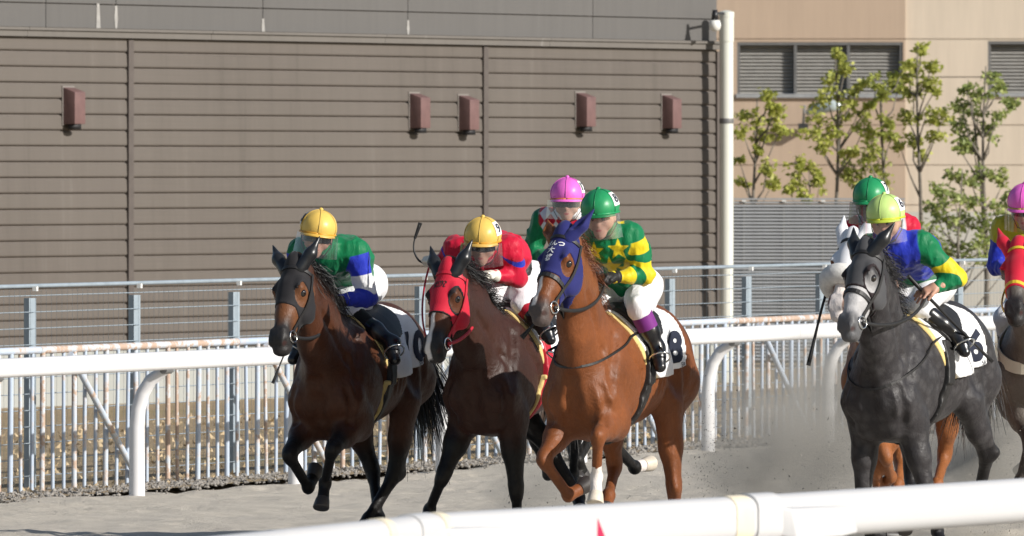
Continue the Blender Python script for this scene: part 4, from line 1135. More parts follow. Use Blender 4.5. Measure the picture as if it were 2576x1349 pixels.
    if ts:
        rs = random.Random(cfg.get('seed', 1) + 50); dock = T(-.88, 0, 1.42); roots, tips = [], []
        e = np.array(ts['end']) if len(ts['end']) == 3 else fr.x(ts['end'], -1.12)
        c1 = dock + np.array([-.20, 0, .02]); 
        m = MB().tube([dock + np.array([.06, 0, 0]), dock + np.array([-.06, 0, .02]), dock * .6 + c1 * .4 + np.array([-.04, 0, 0])], [.04, .035, .02], 8)
        V = []; Fc = []
        for _ in range(ts.get('n', 900)):
            a = dock + np.array([rs.uniform(-.10, 0), rs.gauss(0, .015), rs.gauss(0, .015)]); sp = ts.get('spread', .10)
            b = e + np.array([rs.gauss(0, sp * 1.3), rs.gauss(0, sp), rs.gauss(0, sp * 1.2)]); c_ = (a + b) / 2 + np.array([-.12, 0, .10]) + RNG.normal(0, .03, 3)
            pts = [(1 - t) ** 2 * a + 2 * t * (1 - t) * c_ + t * t * b for t in np.linspace(0, 1, 8)]
            sv = np.array([rs.gauss(0, 1), rs.gauss(0, 1), rs.gauss(0, 1)]); sv /= np.linalg.norm(sv); base = len(V); wd = .0055 * rs.uniform(.6, 1.5)
            for k, p in enumerate(pts): q = wd * (1 - .8 * k / 7); V += [p - sv * q, p + sv * q]
            Fc += [(base + 2 * k, base + 2 * k + 1, base + 2 * k + 3, base + 2 * k + 2) for k in range(7)]
        m.add(V, Fc).build('tail', ts['mat'], root)
    # saddlery: cloth, pad, girth, saddle cut from the body's own surface
    sd_ = cfg.get('saddle')
    if sd_:
        lo = np.array(T(-.75, -.5, 1.25)); hi = np.array(T(.5, .5, 1.75)); lo[2] = .55 + zo
        gs = f.grid(.0085, lo - .05, hi + .05) if cfg.get('h', .0115) < .012 else g.crop(lo - .05, hi + .05); P = gs.pts()
        ci, si = math.cos(pit), math.sin(pit)
        X = (P[..., 0] * ci - (P[..., 2] - 1.25 - zo) * si) / sc; Z = (P[..., 0] * si + (P[..., 2] - 1.25 - zo) * ci) / sc + 1.25; Yy = P[..., 1] / sc
        H.gs = gs
        poly = sd_.get('cloth', [(.15, 1.70), (.14, 1.42), (.085, 1.24), (.0, 1.18), (-.26, 1.185), (-.485, 1.23), (-.47, 1.38), (-.36, 1.70)])
        def poly_sd(X, Z, poly):
            d = np.full(X.shape, 9.0); ins = np.zeros(X.shape, bool)
            for (x0, z0), (x1, z1) in zip(poly, poly[1:] + poly[:1]):
                ex, ez = x1 - x0, z1 - z0; wx, wz = X - x0, Z - z0; t = np.clip((wx * ex + wz * ez) / (ex * ex + ez * ez), 0, 1)
                d = np.minimum(d, np.hypot(wx - ex * t, wz - ez * t)); cr = (z0 <= Z) != (z1 <= Z)
                ins ^= cr & (X < x0 + (Z - z0) / (ez if abs(ez) > 1e-9 else 1e-9) * ex)
            return np.where(ins, -d, d)
        flare = np.clip((1.45 - Z) * .06, 0, .03)
        reg = poly_sd(X, Z, poly)
        cl, _ = surf('saddle_cloth', Grid(np.maximum(gs.D - .014 - flare, reg).astype(np.float32), gs.lo, gs.h), sd_.get('cloth_mat') or cloth_mat('white_saddle_cloth', (.82, .82, .82), .7), root, 1)
        gc = Grid(np.maximum(gs.D - .014 - flare, -9).astype(np.float32), gs.lo, gs.h); H.gc = gc
        pad = [(x + .055 if x > 0 else x - .0, z + (.03 if x < .05 else -.015)) for x, z in poly]
        if sd_.get('pad', True): surf('foam_pad', Grid(np.maximum(gs.D - .008, poly_sd(X, Z, [(.195, 1.70), (.185, 1.40), (.112, 1.20), (.03, 1.14), (-.1, 1.24), (-.1, 1.70)])).astype(np.float32), gs.lo, gs.h), sd_.get('pad_mat') or cloth_mat('yellow_foam', (.66, .50, .20), .8), root, 1)
        surf('saddle', Grid(np.maximum(gs.D - .036, poly_sd(X, Z, [(.12, 1.70), (.115, 1.50), (.04, 1.40), (-.16, 1.44), (-.28, 1.54), (-.28, 1.70)])).astype(np.float32), gs.lo, gs.h), LEATHER, root, 1)
        gx = sd_.get('girth_x', .05); gw = sd_.get('girth_w', .045)
        ctr = gx + (1.45 - Z) * sd_.get('girth_lean', .16)
        surf('girth', Grid(np.maximum(gs.D - .022 - flare * (Z > 1.15), np.maximum(np.abs(X - ctr) - gw, Z - 1.42)).astype(np.float32), gs.lo, gs.h), sd_.get('girth_mat', LEATHER), root, 1)
        if sd_.get('girth_pad'): surf('girth_pad', Grid(np.maximum(gs.D - .014 - flare * (Z > 1.15), np.maximum(np.abs(X - ctr) - gw - .022, Z - 1.18)).astype(np.float32), gs.lo, gs.h), sd_['girth_pad'], root, 1)
        if sd_.get('number'):
            INK = cloth_mat('navy_ink', (.012, .016, .035), .7)
            nx, nz_, ns = sd_.get('num_at', (-.365, 1.335, .25))
            H_ = lambda u, v_: (T(nx - u, .02, nz_ + v_), np.array([0, 1.0, 0]))
            drape_text('cloth_number', sd_['number'], ns, gc, H_, .004, INK, root, .012)
            drape_text('race_lettering', '5R', .04, gc, lambda u, v_: (T(-.425 - u, .02, 1.235 + v_), np.array([0, 1.0, 0])), .004, INK, root)
    # neck strap / martingale: a loop from the withers round the breast
    st_ = cfg.get('breast')
    if st_:
        mat, low, wd = st_; P_, Nn = [], []
        for th in np.linspace(-PI * .86, PI * .86, 40):
            cxx = T(.30 + .30 * (1 + math.cos(th)) / 2, 0, 1.50 - low * (1 + math.cos(th)) / 2); d = np.array([math.cos(th), math.sin(th), 0.0])
            q = g.hit(cxx, d, .7); P_.append(q + d * .006); Nn.append(d)
        P_ = np.array(P_)
        for _ in range(4): P_[1:-1] = (P_[:-2] + P_[1:-1] * 1.0 + P_[2:]) / 3
        P_ = P_ + np.array(Nn) * .006
        ribbon('breast_strap', P_, Nn, wd, .008, mat, root)
    return H
def rein(H, s, hand, mat, sagv=.06, parent=None, w=.0125):
    a = H.bit[s]; b = np.array(hand); m = (a + b) / 2
    side = np.array([0, s * .07, -sagv])
    pts = bezier(a, a * .7 + b * .3 + side, a * .3 + b * .7 + side, b, 16)
    return MB().tube(pts, w, 6, ell=.5).build('rein', mat, H.root, True)
# ================================================================== RIDERS
def vnoise(P, freq, seed=0):
    rs = np.random.default_rng(seed); T_ = rs.random((32, 32, 32)).astype(np.float32)
    q = np.asarray(P, float) * np.array(freq, float); i = np.floor(q).astype(int); fz = q - i; fz = fz * fz * (3 - 2 * fz); r = 0
    for dx in (0, 1):
        for dy in (0, 1):
            for dz in (0, 1):
                wgt = (fz[..., 0] if dx else 1 - fz[..., 0]) * (fz[..., 1] if dy else 1 - fz[..., 1]) * (fz[..., 2] if dz else 1 - fz[..., 2])
                r = r + wgt * T_[(i[..., 0] + dx) % 32, (i[..., 1] + dy) % 32, (i[..., 2] + dz) % 32]
    return r
def zone_mat(name, base, zones, rough=.50, wrinkle=.45, soft=.0025):
    """a dyed cloth: crisp colour fields held as distances on the mesh"""
    t = NT(name); v = t.coord('Object'); n1 = t.noise(22, 4, .55, t.coord('Object', (1, 1, .5), (.4, .2, 0)), 1.2); n2 = t.noise(300, 2, .5, v)
    c = rgb(*base)
    for k, col in zones: c = t.mix(t.rng(t.attr(k), -soft, soft), c, rgb(*col))
    t.set(color=c, rough=rough, spec=.22, sheen=.12, normal=t.bump(n1, wrinkle, .012, t.bump(n2, .15, .001))); return t.m
def m_skin():
    t = NT('skin'); n_ = t.noise(18, 4, .6, t.coord('Object')); t.set(color=t.mix(t.rng(t.attr('brow'), .0005, .005), t.mix(t.rng(t.attr('lips'), .0005, .006), t.ramp(n_, [(.3, rgb(.40, .215, .150)), (.7, rgb(.52, .30, .215))]), rgb(.36, .09, .08)), rgb(.03, .02, .015)), rough=.5, spec=.4, sss=.06); return t.m
SKIN = m_skin()
def m_visor(name, tint, al):
    t = NT(name); tr = t.n('ShaderNodeBsdfTransparent'); tr.inputs[0].default_value = tint
    gl = t.n('ShaderNodeBsdfGlossy'); gl.inputs['Roughness'].default_value = .08
    df = t.n('ShaderNodeBsdfDiffuse'); df.inputs[0].default_value = rgb(.75, .78, .82)
    lw = t.n('ShaderNodeLayerWeight'); lw.inputs[0].default_value = .35
    m1 = t.n('ShaderNodeMixShader'); t.l(t.rng(lw.outputs['Facing'], 0, 1, .07, .5), m1.inputs[0]); t.l(tr.outputs[0], m1.inputs[1]); t.l(gl.outputs[0], m1.inputs[2])
    m2 = t.n('ShaderNodeMixShader'); m2.inputs[0].default_value = al; t.l(m1.outputs[0], m2.inputs[1]); t.l(df.outputs[0], m2.inputs[2]); t.l(m2.outputs[0], t.out.inputs[0]); return t.m
VISOR = m_visor('clear_visor', rgb(.92, .93, .96), .03); VISORD = m_visor('smoke_visor', rgb(.30, .33, .38), .05)
GOG = plain('dark_goggle_lens', rgb(.012, .014, .018), .1, 0, .1, 5, coat=.6)
BREECH = zone_mat('white_breeches', (.80, .80, .82), [], .6, .5)
BOOTM = plain('black_boot_leather', rgb(.010, .010, .012), .28, 0, .3, 14, .25, 60, coat=.3)
GLOVEB = plain('black_glove', rgb(.014, .014, .015), .6, 0, .2, 20, .3, 120); GLOVEW = plain('white_glove', rgb(.70, .68, .60), .65, 0, .1, 20, .3, 120); 
def m_cap(name, col):
    t = NT(name); n1 = t.noise(14, 4, .6, t.coord('Object', (1, 1, .6)), 1.0)
    t.set(color=t.ramp(n1, [(.3, rgb(*[x * .92 for x in col])), (.7, rgb(*[min(1, x * 1.05) for x in col]))]), rough=.38, spec=.4, normal=t.bump(n1, .25, .006)); return t.m
def frame_mat(p, X, Y_, Z): return Matrix(((X[0], Y_[0], Z[0], p[0]), (X[1], Y_[1], Z[1], p[1]), (X[2], Y_[2], Z[2], p[2]), (0, 0, 0, 1)))
unit = lambda v: np.array(v, float) / (np.linalg.norm(v) + 1e-12)

def fist(name, wrist, palm_dir, up, mat, root, side, bar=None, spread=False, hold=1.0):
    """a hand: palm, four unequal bent fingers and a thumb from the side of the palm"""
    d = unit(palm_dir); u = unit(np.array(up) - d * (np.array(up) @ d)); l = np.cross(d, u) * side
    f = Field(); w = np.array(wrist)
    f.cap(w - d * .03, w + d * .02, .027, .029, 1.15, l, .02); f.cap(w + d * .02, w + d * .075, .030, .028, 1.3, l, .02)
    if spread:
        for k, (o_, L) in enumerate(((-.034, .070), (-.012, .080), (.011, .076), (.033, .060))):
            p0 = w + d * .085 + l * o_; p1 = p0 + d * L * .45 + l * o_ * .55 - u * .012; p2 = p1 + d * L * .38 + l * o_ * .25 - u * .026
            f.cap(w + d * .06 + l * o_ * .8, p0, .011, .0105, 1, u, .010); f.cap(p0, p1, .0105, .0095, 1, u, .006); f.cap(p1, p2, .0095, .008, 1, u, .006)
        t0 = w + d * .03 - l * .038; f.cap(t0, t0 + d * .035 - l * .030, .012, .011, 1, u, .01); f.cap(t0 + d * .035 - l * .030, t0 + d * .065 - l * .038 - u * .015, .011, .009, 1, u, .006)
    else:
        for o_, L in ((-.033, .040), (-.011, .046), (.011, .044), (.032, .036)):
            p0 = w + d * .085 + l * o_ + u * .008; p1 = p0 + d * L * .5 - u * L * .55; p2 = p1 - d * L * .85 - u * L * .42; p3 = p2 - d * L * .45 + u * L * .35
            f.cap(w + d * .06 + l * o_ * .9 + u * .006, p0, .0125, .012, 1, u, .010); f.cap(p0, p1, .012, .0115, 1, u, .006); f.cap(p1, p2, .0115, .011, 1, u, .006); f.cap(p2, p3, .011, .010, 1, u, .006)
        t0 = w + d * .03 - l * .036; f.cap(t0, t0 + d * .038 - l * .012 - u * .014, .014, .0125, 1, u, .01); f.cap(t0 + d * .038 - l * .012 - u * .014, t0 + d * .055 + l * .012 - u * .030, .0125, .011, 1, u, .006)
    o_, _ = surf(name, f.grid(.0055), mat, root, 1); return o_, w + d * .075 - u * .025

class Rider: pass
def build_rider(H, cfg):
    fr = H.fr; Rr = Rider(); h = cfg.get('h', .0095)
    root = empty('person', tuple(fr.C), fr.rz); tag(root, cfg['label'], 'person', 'jockeys crouched over their horses'); Rr.root = root
    def J(v):
        if len(v) == 2: return fr.x(v[0], v[1]) if not isinstance(v[1], tuple) else fr.y(v[0], v[1][0])
        return np.array(v, float)
    hel = J(cfg['helmet']); shL, shR, elL, elR, haL, haR = [J(cfg[k]) for k in ('shL', 'shR', 'elL', 'elR', 'haL', 'haR')]
    hip = J(cfg['hip']); knL, anL, toL = J(cfg['knL']), J(cfg['anL']), J(cfg['toL'])
    cy = cfg.get('cy', 0.0); mir = lambda p: np.array([p[0], 2 * cy - p[1], p[2]])
    knR, anR, toR = [J(cfg[k]) if k in cfg else mir(q) for k, q in (('knR', knL), ('anR', anL), ('toR', toL))]
    if cfg.get('debug'): print(cfg['name'], 'hel', hel.round(2), 'shL', shL.round(2), 'shR', shR.round(2), 'elL', elL.round(2), 'haL', haL.round(2), 'hip', hip.round(2), 'knL', knL.round(2), 'anL', anL.round(2), 'toL', toL.round(2), 'ua', np.linalg.norm(elL - shL).round(2), 'fa', np.linalg.norm(haL - elL).round(2), 'th', np.linalg.norm(knL - hip).round(2), 'ca', np.linalg.norm(anL - knL).round(2))
    sc_ = (shL + shR) / 2; lat = unit(shL - shR); Y3 = np.array([0, 1.0, 0])
    hipL, hipR = hip + Y3 * .08, hip - Y3 * .08
    mid = hip * .5 + sc_ * .5 + np.array([-.03, 0, .055])
    look = unit(J(cfg.get('look', (1, 0, -.22)))); 
    up = unit(np.array([0, 0, 1.0]) - look * look[2]); 
    tl = math.radians(cfg.get('tilt', 0)); left = np.cross(up, look); up, left = up * math.cos(tl) + left * math.sin(tl), left * math.cos(tl) - up * math.sin(tl)
    hdc = hel - up * .040
    hp = lambda a, b, c: hdc + look * a + left * b + up * c
    # -- prims by garment
    JK = [(hip + np.array([.02, 0, .0]), mid, .120, .135, 1.12, Y3, .06), (mid, sc_ - np.array([.03, 0, .03]), .138, .118, 1.25, lat, .06), (shR * .85 + sc_ * .15, shL * .85 + sc_ * .15, .080, .080, 1, Y3, .06)]
    ARM = {}
    for s, sh, el, ha in ((1, shL, elL, haL), (-1, shR, elR, haR)):
        wr = ha - unit(ha - el) * .045
        ARM[s] = [(sh, el, .073, .058, 1, Y3, .05), (el, wr, .057, .034, 1, Y3, .03)]
    BR = [(hipR, hipL, .112, .112, 1, Y3, .05), (hip + np.array([-.02, 0, -.02]), hip + np.array([.05, 0, .02]), .122, .11, 1.1, Y3, .05)]
    BT = []
    for hp_, kn, an, to in ((hipL, knL, anL, toL), (hipR, knR, anR, toR)):
        BR += [(hp_, kn * .6 + hp_ * .4, .112, .092, 1, Y3, .05), (kn * .6 + hp_ * .4, kn, .090, .066, 1, Y3, .04), (kn, kn * .66 + an * .34, .066, .055, 1, Y3, .03)]
        dl = unit(an - kn)
        BT.append([(kn * .72 + an * .28, kn * .4 + an * .6, .058, .058, 1, Y3, .03), (kn * .4 + an * .6, an, .056, .043, 1, Y3, .03), (an, an + (to - an) * .45, .044, .040, 1, Y3, .03), (an + (to - an) * .45, to, .040, .034, 1.1, Y3, .03), (an, an + dl * .05 - unit(to - an) * .035, .038, .034, 1, Y3, .03)])
    HDp = [(hp(0, 0, 0), hp(-.01, 0, .02), .092, .092, .88, left, .03), (hp(.025, 0, -.04), hp(.05, 0, -.095), .062, .042, .95, left, .04), (hp(.072, 0, -.022), hp(.094, 0, -.054), .011, .0125, 1, left, .016),
           (hp(.074, 0, -.085), hp(.078, 0, -.092), .020, .018, 1.5, left, .015), (hp(.062, 0, -.118), hp(.068, 0, -.122), .027, .023, 1.1, left, .02)]
    for s in (-1, 1):
        HDp += [(hp(.055, s * .040, -.050), hp(.045, s * .05, -.06), .026, .024, 1, left, .02), (hp(-.005, s * .083, -.015), hp(-.012, s * .088, -.045), .016, .013, .6, left, .01), (hp(.075, s * .03, .0), hp(.06, s * .05, .0), .014, .014, 1, left, .015)]
    NK = [(sc_ + np.array([.02, 0, .03]), hp(-.02, 0, -.05), .065, .055, 1, Y3, .05)]
    # -- the body under the clothes, one continuous surface
    f = Field(); f.p = [(p[0], p[1], max(p[2] - .024, .016), max(p[3] - .024, .016), p[4], p[5], p[6]) for p in JK + ARM[1] + ARM[-1] + BR + BT[0] + BT[1]] + HDp + NK
    for s in (-1, 1): f.sub(hp(.098, s * .030, -.018), hp(.096, s * .034, -.020), .012, .012, .012)
    f.sub(hp(.101, -.020, -.089), hp(.101, .020, -.089), .004, .004, .008)
    surf('body', f.grid(h), SKIN, root, 1, dict(lips=lambda V: .017 - np.sqrt(((V - hp(.094, 0, -.089)) @ left / 1.5) ** 2 + ((V - hp(.094, 0, -.089)) @ up / .55) ** 2 + ((V - hp(.094, 0, -.089)) @ look) ** 2), brow=lambda V: np.maximum(*[.015 - np.sqrt(((V - hp(.086, s * .032, -.002)) @ left / 1.6) ** 2 + ((V - hp(.086, s * .032, -.002)) @ up / .45) ** 2 + ((V - hp(.086, s * .032, -.002)) @ look) ** 2) for s in (-1, 1)])))
    for s in (-1, 1):
        bm = bmesh.new(); bmesh.ops.create_uvsphere(bm, u_segments=10, v_segments=8, radius=.0115); me = bpy.data.meshes.new('eye'); bm.to_mesh(me); bm.free(); auto_smooth(me, 180)
        link('eye', me, EYEM, root).location = Vector(hp(.082, s * .031, -.019))
    # -- jacket
    f = Field(); f.p = [tuple(p) for p in JK + ARM[1] + ARM[-1]]; f.cap(sc_ + np.array([.02, 0, .04]), hp(-.03, 0, -.08), .068, .062, 1, Y3, .03)
    g = f.grid(h); P = g.pts(); wv = np.abs(vnoise(P, (9, 16, 9), cfg.get('seed', 1)) - .5) * 2; wv2 = vnoise(P, (28, 34, 22), cfg.get('seed', 1) + 3) - .5
    wr3 = 1 - np.abs(vnoise(P + .03 * wv2[..., None], (16, 30, 12), cfg.get('seed', 1) + 9) - .5) * 2
    g.D = (g.D + .015 * (wv - .4) + .008 * wv2 - .007 * (wr3 ** 4 - .25)).astype(np.float32)
    tf = Field(); tf.p = JK
    af = {s: Field() for s in (1, -1)}
    for s in (1, -1): af[s].p = ARM[s]
    def arm(V):
        dT = tf.eval(V); best = np.full(len(V), -1.0); tt = np.zeros(len(V)); sd_ = np.zeros(len(V))
        for s in (1, -1):
            d = af[s].eval(V); m = (dT - d); a, b, c = ARM[s][0][0], ARM[s][0][1], ARM[s][1][1]
            t1 = np.clip(((V - a) @ (b - a)) / ((b - a) @ (b - a)), 0, 1); t2 = np.clip(((V - b) @ (c - b)) / ((c - b) @ (c - b)), 0, 1)
            d1_ = np.linalg.norm(V - a - t1[:, None] * (b - a), axis=1); d2_ = np.linalg.norm(V - b - t2[:, None] * (c - b), axis=1)
            # smooth parameter over the elbow
            w1, w2 = 1 / (d1_ ** 5 + 1e-9), 1 / (d2_ ** 5 + 1e-9); t = (t1 * w1 + (1 + t2) * w2) / (w1 + w2); up_ = m > best; best = np.where(up_, m, best); tt = np.where(up_, t, tt); sd_ = np.where(up_, s, sd_)
        return best, tt, sd_
    Rr.arm = arm
    def torso_t(V):                    # 0 at the hips, 1 at the shoulders
        ax = sc_ - hip; return ((V - hip) @ ax) / (ax @ ax)
    V, Q = nets(g); V = relax(V, Q, 1); me = np_mesh('jacket', V, Q)
    info = dict(V=V, arm=arm(V), tt=torso_t(V), sc=sc_, hip=hip, fr=fr)
    zs = cfg['jacket'](info)
    for k, (arr, col) in enumerate(zs['zones']): put_attr(me, 'zone%d' % k, arr)
    link('jacket', me, zone_mat('silk_' + cfg['name'], zs['base'], [('zone%d' % k, col) for k, (arr, col) in enumerate(zs['zones'])]), root)
    # -- breeches and boots
    f = Field(); f.p = list(BR); g = f.grid(h); P = g.pts(); g.D = (g.D + .010 * (np.abs(vnoise(P, (12, 18, 14), 5 + cfg.get('seed', 1)) - .5) * 2 - .3)).astype(np.float32); surf('breeches', g, BREECH, root, 1)
    for bt, kn, an, nm in ((BT[0], knL, anL, 'l'), (BT[1], knR, anR, 'r')):
        f = Field(); f.p = bt; surf('boot', f.grid(.008), BOOTM, root, 1)
        if cfg.get('sock'):
            f = Field(); f.cap(kn * .86 + an * .14, kn * .36 + an * .64, .066, .062, 1, Y3, .02); surf('gaiter', f.grid(.008), cfg['sock'], root, 1)
        if cfg.get('half_chap'):
            f = Field(); f.cap(kn * .95 + an * .05, kn * .62 + an * .38, .068, .061, 1, Y3, .02); surf('half_chap', f.grid(.008), cfg['half_chap'], root, 1)
    # -- stirrup irons belong to the rider's feet
    for s, an, to, kn in ((1, anL, toL, knL), (-1, anR, toR, knR)):
        c = an * .35 + to * .65; d = unit(to - an); upv = unit(np.array([0, 0, 1.0]) - d * d[2]); sv = np.cross(d, upv)
        loop = [c + sv * (.062 * math.cos(a)) * 1.0 + upv * (.075 * math.sin(a) + .02) for a in np.linspace(-PI * .5, PI * 1.5, 22)]
        MB().tube([Vector(p) for p in loop], .0055, 6).build('stirrup_iron', CHROME, root, True)
        top = np.array(H.T(.0, s * .20, 1.42)); tip = c + upv * .10
        ribbon('stirrup_leather', [tip * (1 - t) + top * t + np.array([0, s * .02 * math.sin(t * PI), 0]) for t in np.linspace(0, 1, 8)], [(0, s, 0)] * 8, .016, .004, CHROME if cfg.get('steel_leather') else LEATHER, root)
    # -- hands
    for s, el, ha, key in ((1, elL, haL, 'L'), (-1, elR, haR, 'R')):
        d = unit(ha - el); wr = ha - d * .045
        hm = cfg.get('glove', GLOVEB); kw = cfg.get('hand' + key, {})
        pd = unit(np.array(kw.get('dir', d))); o_, grip = fist('hand' if hm is SKIN else 'glove', wr, pd, kw.get('up', (0, 0, 1)), kw.get('mat', hm), root, s, spread=kw.get('spread', False))
        setattr(Rr, 'grip' + key, grip)
        if hm is not SKIN: MB().tube([Vector(wr - d * .028), Vector(wr + d * .004)], [.040, .036], 14).build('cuff', kw.get('cuff', hm), root, True)
    # -- helmet: shell, brim, seams, button, strap, visor
    capm = m_cap('cap_' + cfg['name'], cfg['cap']); rx, ry, rz_ = .136, .115, .110
    def dome(th, ph, gr=0.0):          # th from the top down, ph round from the front
        return hel + look * ((rx + gr) * math.sin(th) * math.cos(ph) - .006) + left * ((ry + gr) * math.sin(th) * math.sin(ph)) + up * ((rz_ + gr) * math.cos(th))
    n, m_ = 32, 14; V = [dome(0, 0)]; rsn = random.Random(cfg.get('seed', 1))
    end = lambda ph: PI * (.585 + .05 * (1 - math.cos(ph)) / 2)
    for i in range(1, m_ + 1):
        for k in range(n):
            ph = 2 * PI * k / n; V.append(dome(end(ph) * i / m_, ph, .0015 * math.sin(ph * 9 + i) * (i / m_)))
    Fc = [(0, 1 + k, 1 + (k + 1) % n) for k in range(n)] + [(1 + (i - 1) * n + k, 1 + i * n + k, 1 + i * n + (k + 1) % n, 1 + (i - 1) * n + (k + 1) % n) for i in range(1, m_) for k in range(n)]
    me = MB().add(V, Fc).mesh('helmet_cover', True); hcv = link('helmet', me, capm, root)
    MB().tube([Vector(dome(end(ph) - .02, ph, .002)) for ph in np.linspace(0, 2 * PI, 40)], .0065, 6).build('brim_band', m_cap('band_' + cfg['name'], cfg.get('band', cfg['cap'])), hcv, True)
    # peak
    V = []
    for ph in np.linspace(-1.05, 1.05, 15):
        for gr, dz in ((.001, 0), (.022 * math.cos(ph * .95) + .004, -.010)):
            p = dome(end(ph) - .03, ph, gr) + up * dz; V.append(p)
    me = MB().add(V + [p - up * .005 for p in V], [(2 * k, 2 * k + 1, 2 * k + 3, 2 * k + 2) for k in range(14)] + [(30 + 2 * k, 30 + 2 * k + 2, 30 + 2 * k + 3, 30 + 2 * k + 1) for k in range(14)] + [(2 * k + 1, 30 + 2 * k + 1, 30 + 2 * k + 3, 2 * k + 3) for k in range(14)]).mesh('peak', True)
    link('peak', me, m_cap('peak_' + cfg['name'], cfg.get('peak', cfg['cap'])), hcv)
    seam = m_cap('seam_' + cfg['name'], [c * .75 for c in cfg['cap']])
    for ph in ((0, PI), (PI / 2, -PI / 2)): pass
    MB().tube([Vector(dome(abs(t), 0 if t > 0 else PI, .001)) for t in np.linspace(-end(PI) + .03, end(0) - .03, 40)], .0022, 5).build('seam', seam, hcv, True)
    for q in (1.15, -1.15): MB().tube([Vector(dome(t, q, .001)) for t in np.linspace(.03, end(q) - .03, 20)], .0022, 5).build('seam', seam, hcv, True)
    MB().tube([Vector(dome(0, 0, -.004)), Vector(dome(0, 0, .008)), Vector(dome(0, 0, .013))], [.015, .013, .003], 10).build('button', capm, hcv, True)
    if cfg.get('number'):
        Vn = []; ph0, dphi = cfg.get('num_ph', 1.5) + .16, .30
        for i in range(9):
            for k in range(9): Vn.append(dome(.70 + .80 * i / 8, ph0 - dphi + 2 * dphi * k / 8, .003))
        MB().add(Vn, [(i * 9 + k, (i + 1) * 9 + k, (i + 1) * 9 + k + 1, i * 9 + k + 1) for i in range(8) for k in range(8)]).build('number_patch', cloth_mat('white_patch', (.8, .8, .8), .6), hcv, True)
        tm = text_mesh(cfg['number'], .085, .002)
        for v_ in tm.vertices:
            a_, b_ = v_.co.x, v_.co.y; v_.co = Vector(dome(1.12 - b_ / .125, ph0 + a_ / .115, .0055))
        tm.materials.clear(); link('helmet_number', tm, cloth_mat('navy_ink', (.012, .016, .035), .7), hcv)
    # goggles on the face
    def wrapv(a0, a1, z0, z1, r, n_=17, m_=5, fl=0.0):
        V = []
        for i in range(m_ + 1):
            z = z0 + (z1 - z0) * i / m_
            for k in range(n_):
                a = a0 + (a1 - a0) * k / (n_ - 1); rr = r + fl * (i / m_)
                V.append(hp(-.01 + rr * math.cos(a), rr * .93 * math.sin(a), z))
        return MB().add(V, [(i * n_ + k, i * n_ + k + 1, (i + 1) * n_ + k + 1, (i + 1) * n_ + k) for i in range(m_) for k in range(n_ - 1)])
    if cfg.get('goggles', True): wrapv(-1.0, 1.0, .012, -.045, .112).build('goggles', GOG, root, True)
    wrapv(-1.45, 1.45, .0, -.075, .101, 21, 3).build('helmet_harness', plain('black_padding', rgb(.012, .012, .012), .8), root, True) if cfg.get('harness') else None
    for s in (-1, 1): MB().tube([Vector(hp(-.01, s * .098, -.01)), Vector(hp(.0, s * .092, -.07)), Vector(hp(.035, s * .055, -.130)), Vector(hp(.05, 0, -.148))], .006, 6, ell=.5).build('chin_strap', LEATHER, root, True)
    if cfg.get('visor', True): wrapv(-1.15, 1.15, .004, cfg.get('visor_low', -.135), .150, 21, 6, cfg.get('visor_flare', .012)).build('visor', cfg.get('visor_mat', VISOR), root, True)
    Rr.hel, Rr.hp = hel, hp
    return Rr
# colour fields of the silks
def star(V, c, R_, u=(0, 1, 0), v=(0, 0, 1), depth=.16, rot=0.0):
    u, v = unit(u), unit(v); q = V - c; x, y = q @ u, q @ v; n_ = np.cross(u, v); dz = np.abs(q @ n_)
    th = np.arctan2(x, y) + rot; r = np.hypot(x, y); seg = 2 * PI / 5; a = np.abs((th + seg / 2) % seg - seg / 2)
    px, py = r * np.cos(a), r * np.sin(a); ri = R_ * .40; ax, ay = R_, 0.0; bx, by = ri * math.cos(seg / 2), ri * math.sin(seg / 2)
    ex, ey = bx - ax, by - ay; nx, ny = ey, -ex; L = math.hypot(nx, ny); d = ((px - ax) * nx + (py - ay) * ny) / L
    d = -np.abs(d) * np.sign(d) if False else -d
    s0 = ((0 - ax) * nx + (0 - ay) * ny) / L
    d = d if s0 < 0 else -d
    return np.where(dz < depth, d, -.2)
def bandz(t, a, b): return np.minimum(t - a, b - t)
# ================================================================== THE FIELD OF RUNNERS
HAIRB = plain('black_hair', rgb(.010, .009, .009), .5, 0, .3); HAIRC = plain('chestnut_hair', rgb(.16, .055, .022), .5, 0, .3); HAIRG = plain('grey_hair', rgb(.035, .033, .034), .5, 0, .3)
BAY = coat_material('dark_bay_coat', (.068, .0215, .0080), (.005, .004, .004), pale=(.13, .050, .019))
BAY2 = coat_material('bay_coat', (.040, .0125, .0065), (.004, .0035, .0035), pale=(.09, .030, .013))
CHEST = coat_material('chestnut_coat', (.195, .061, .018), (.17, .055, .017), muz=(.085, .065, .06))
GREY = coat_material('dark_grey_coat', (.031, .028, .030), (.009, .008, .009), dapple=(.080, .076, .078), pale=(.40, .395, .40))
CHES2 = coat_material('bright_chestnut_coat', (.27, .095, .03), (.22, .08, .03))
HAZED = coat_material('hazed_brown_coat', (.135, .115, .098), (.05, .043, .038))  # brown coat greyed and lightened: the haze of airborne dust is painted in
BROWN = coat_material('brown_coat', (.050, .030, .020), (.008, .007, .006))
BLACKEAR = plain('black_ear_rubber', rgb(.016, .017, .019), .33, 0, .2, 10, .1, 80)
RED_H = cloth_mat('red_mesh_hood', (.55, .010, .035), .7, 60); BLUE_H = cloth_mat('navy_blue_hood', (.015, .018, .125), .8); BLK_H = cloth_mat('black_hood', (.013, .012, .014), .75); WHT_H = cloth_mat('white_mesh_hood', (.78, .78, .80), .7, 70)
BLK_T = cloth_mat('black_trim', (.02, .012, .014), .8); WHITE_INK = cloth_mat('white_ink', (.75, .75, .75), .7)
FLEECE = plain('white_fleece', rgb(.72, .70, .66), .95, 0, .12, 30, 1.0, 90)

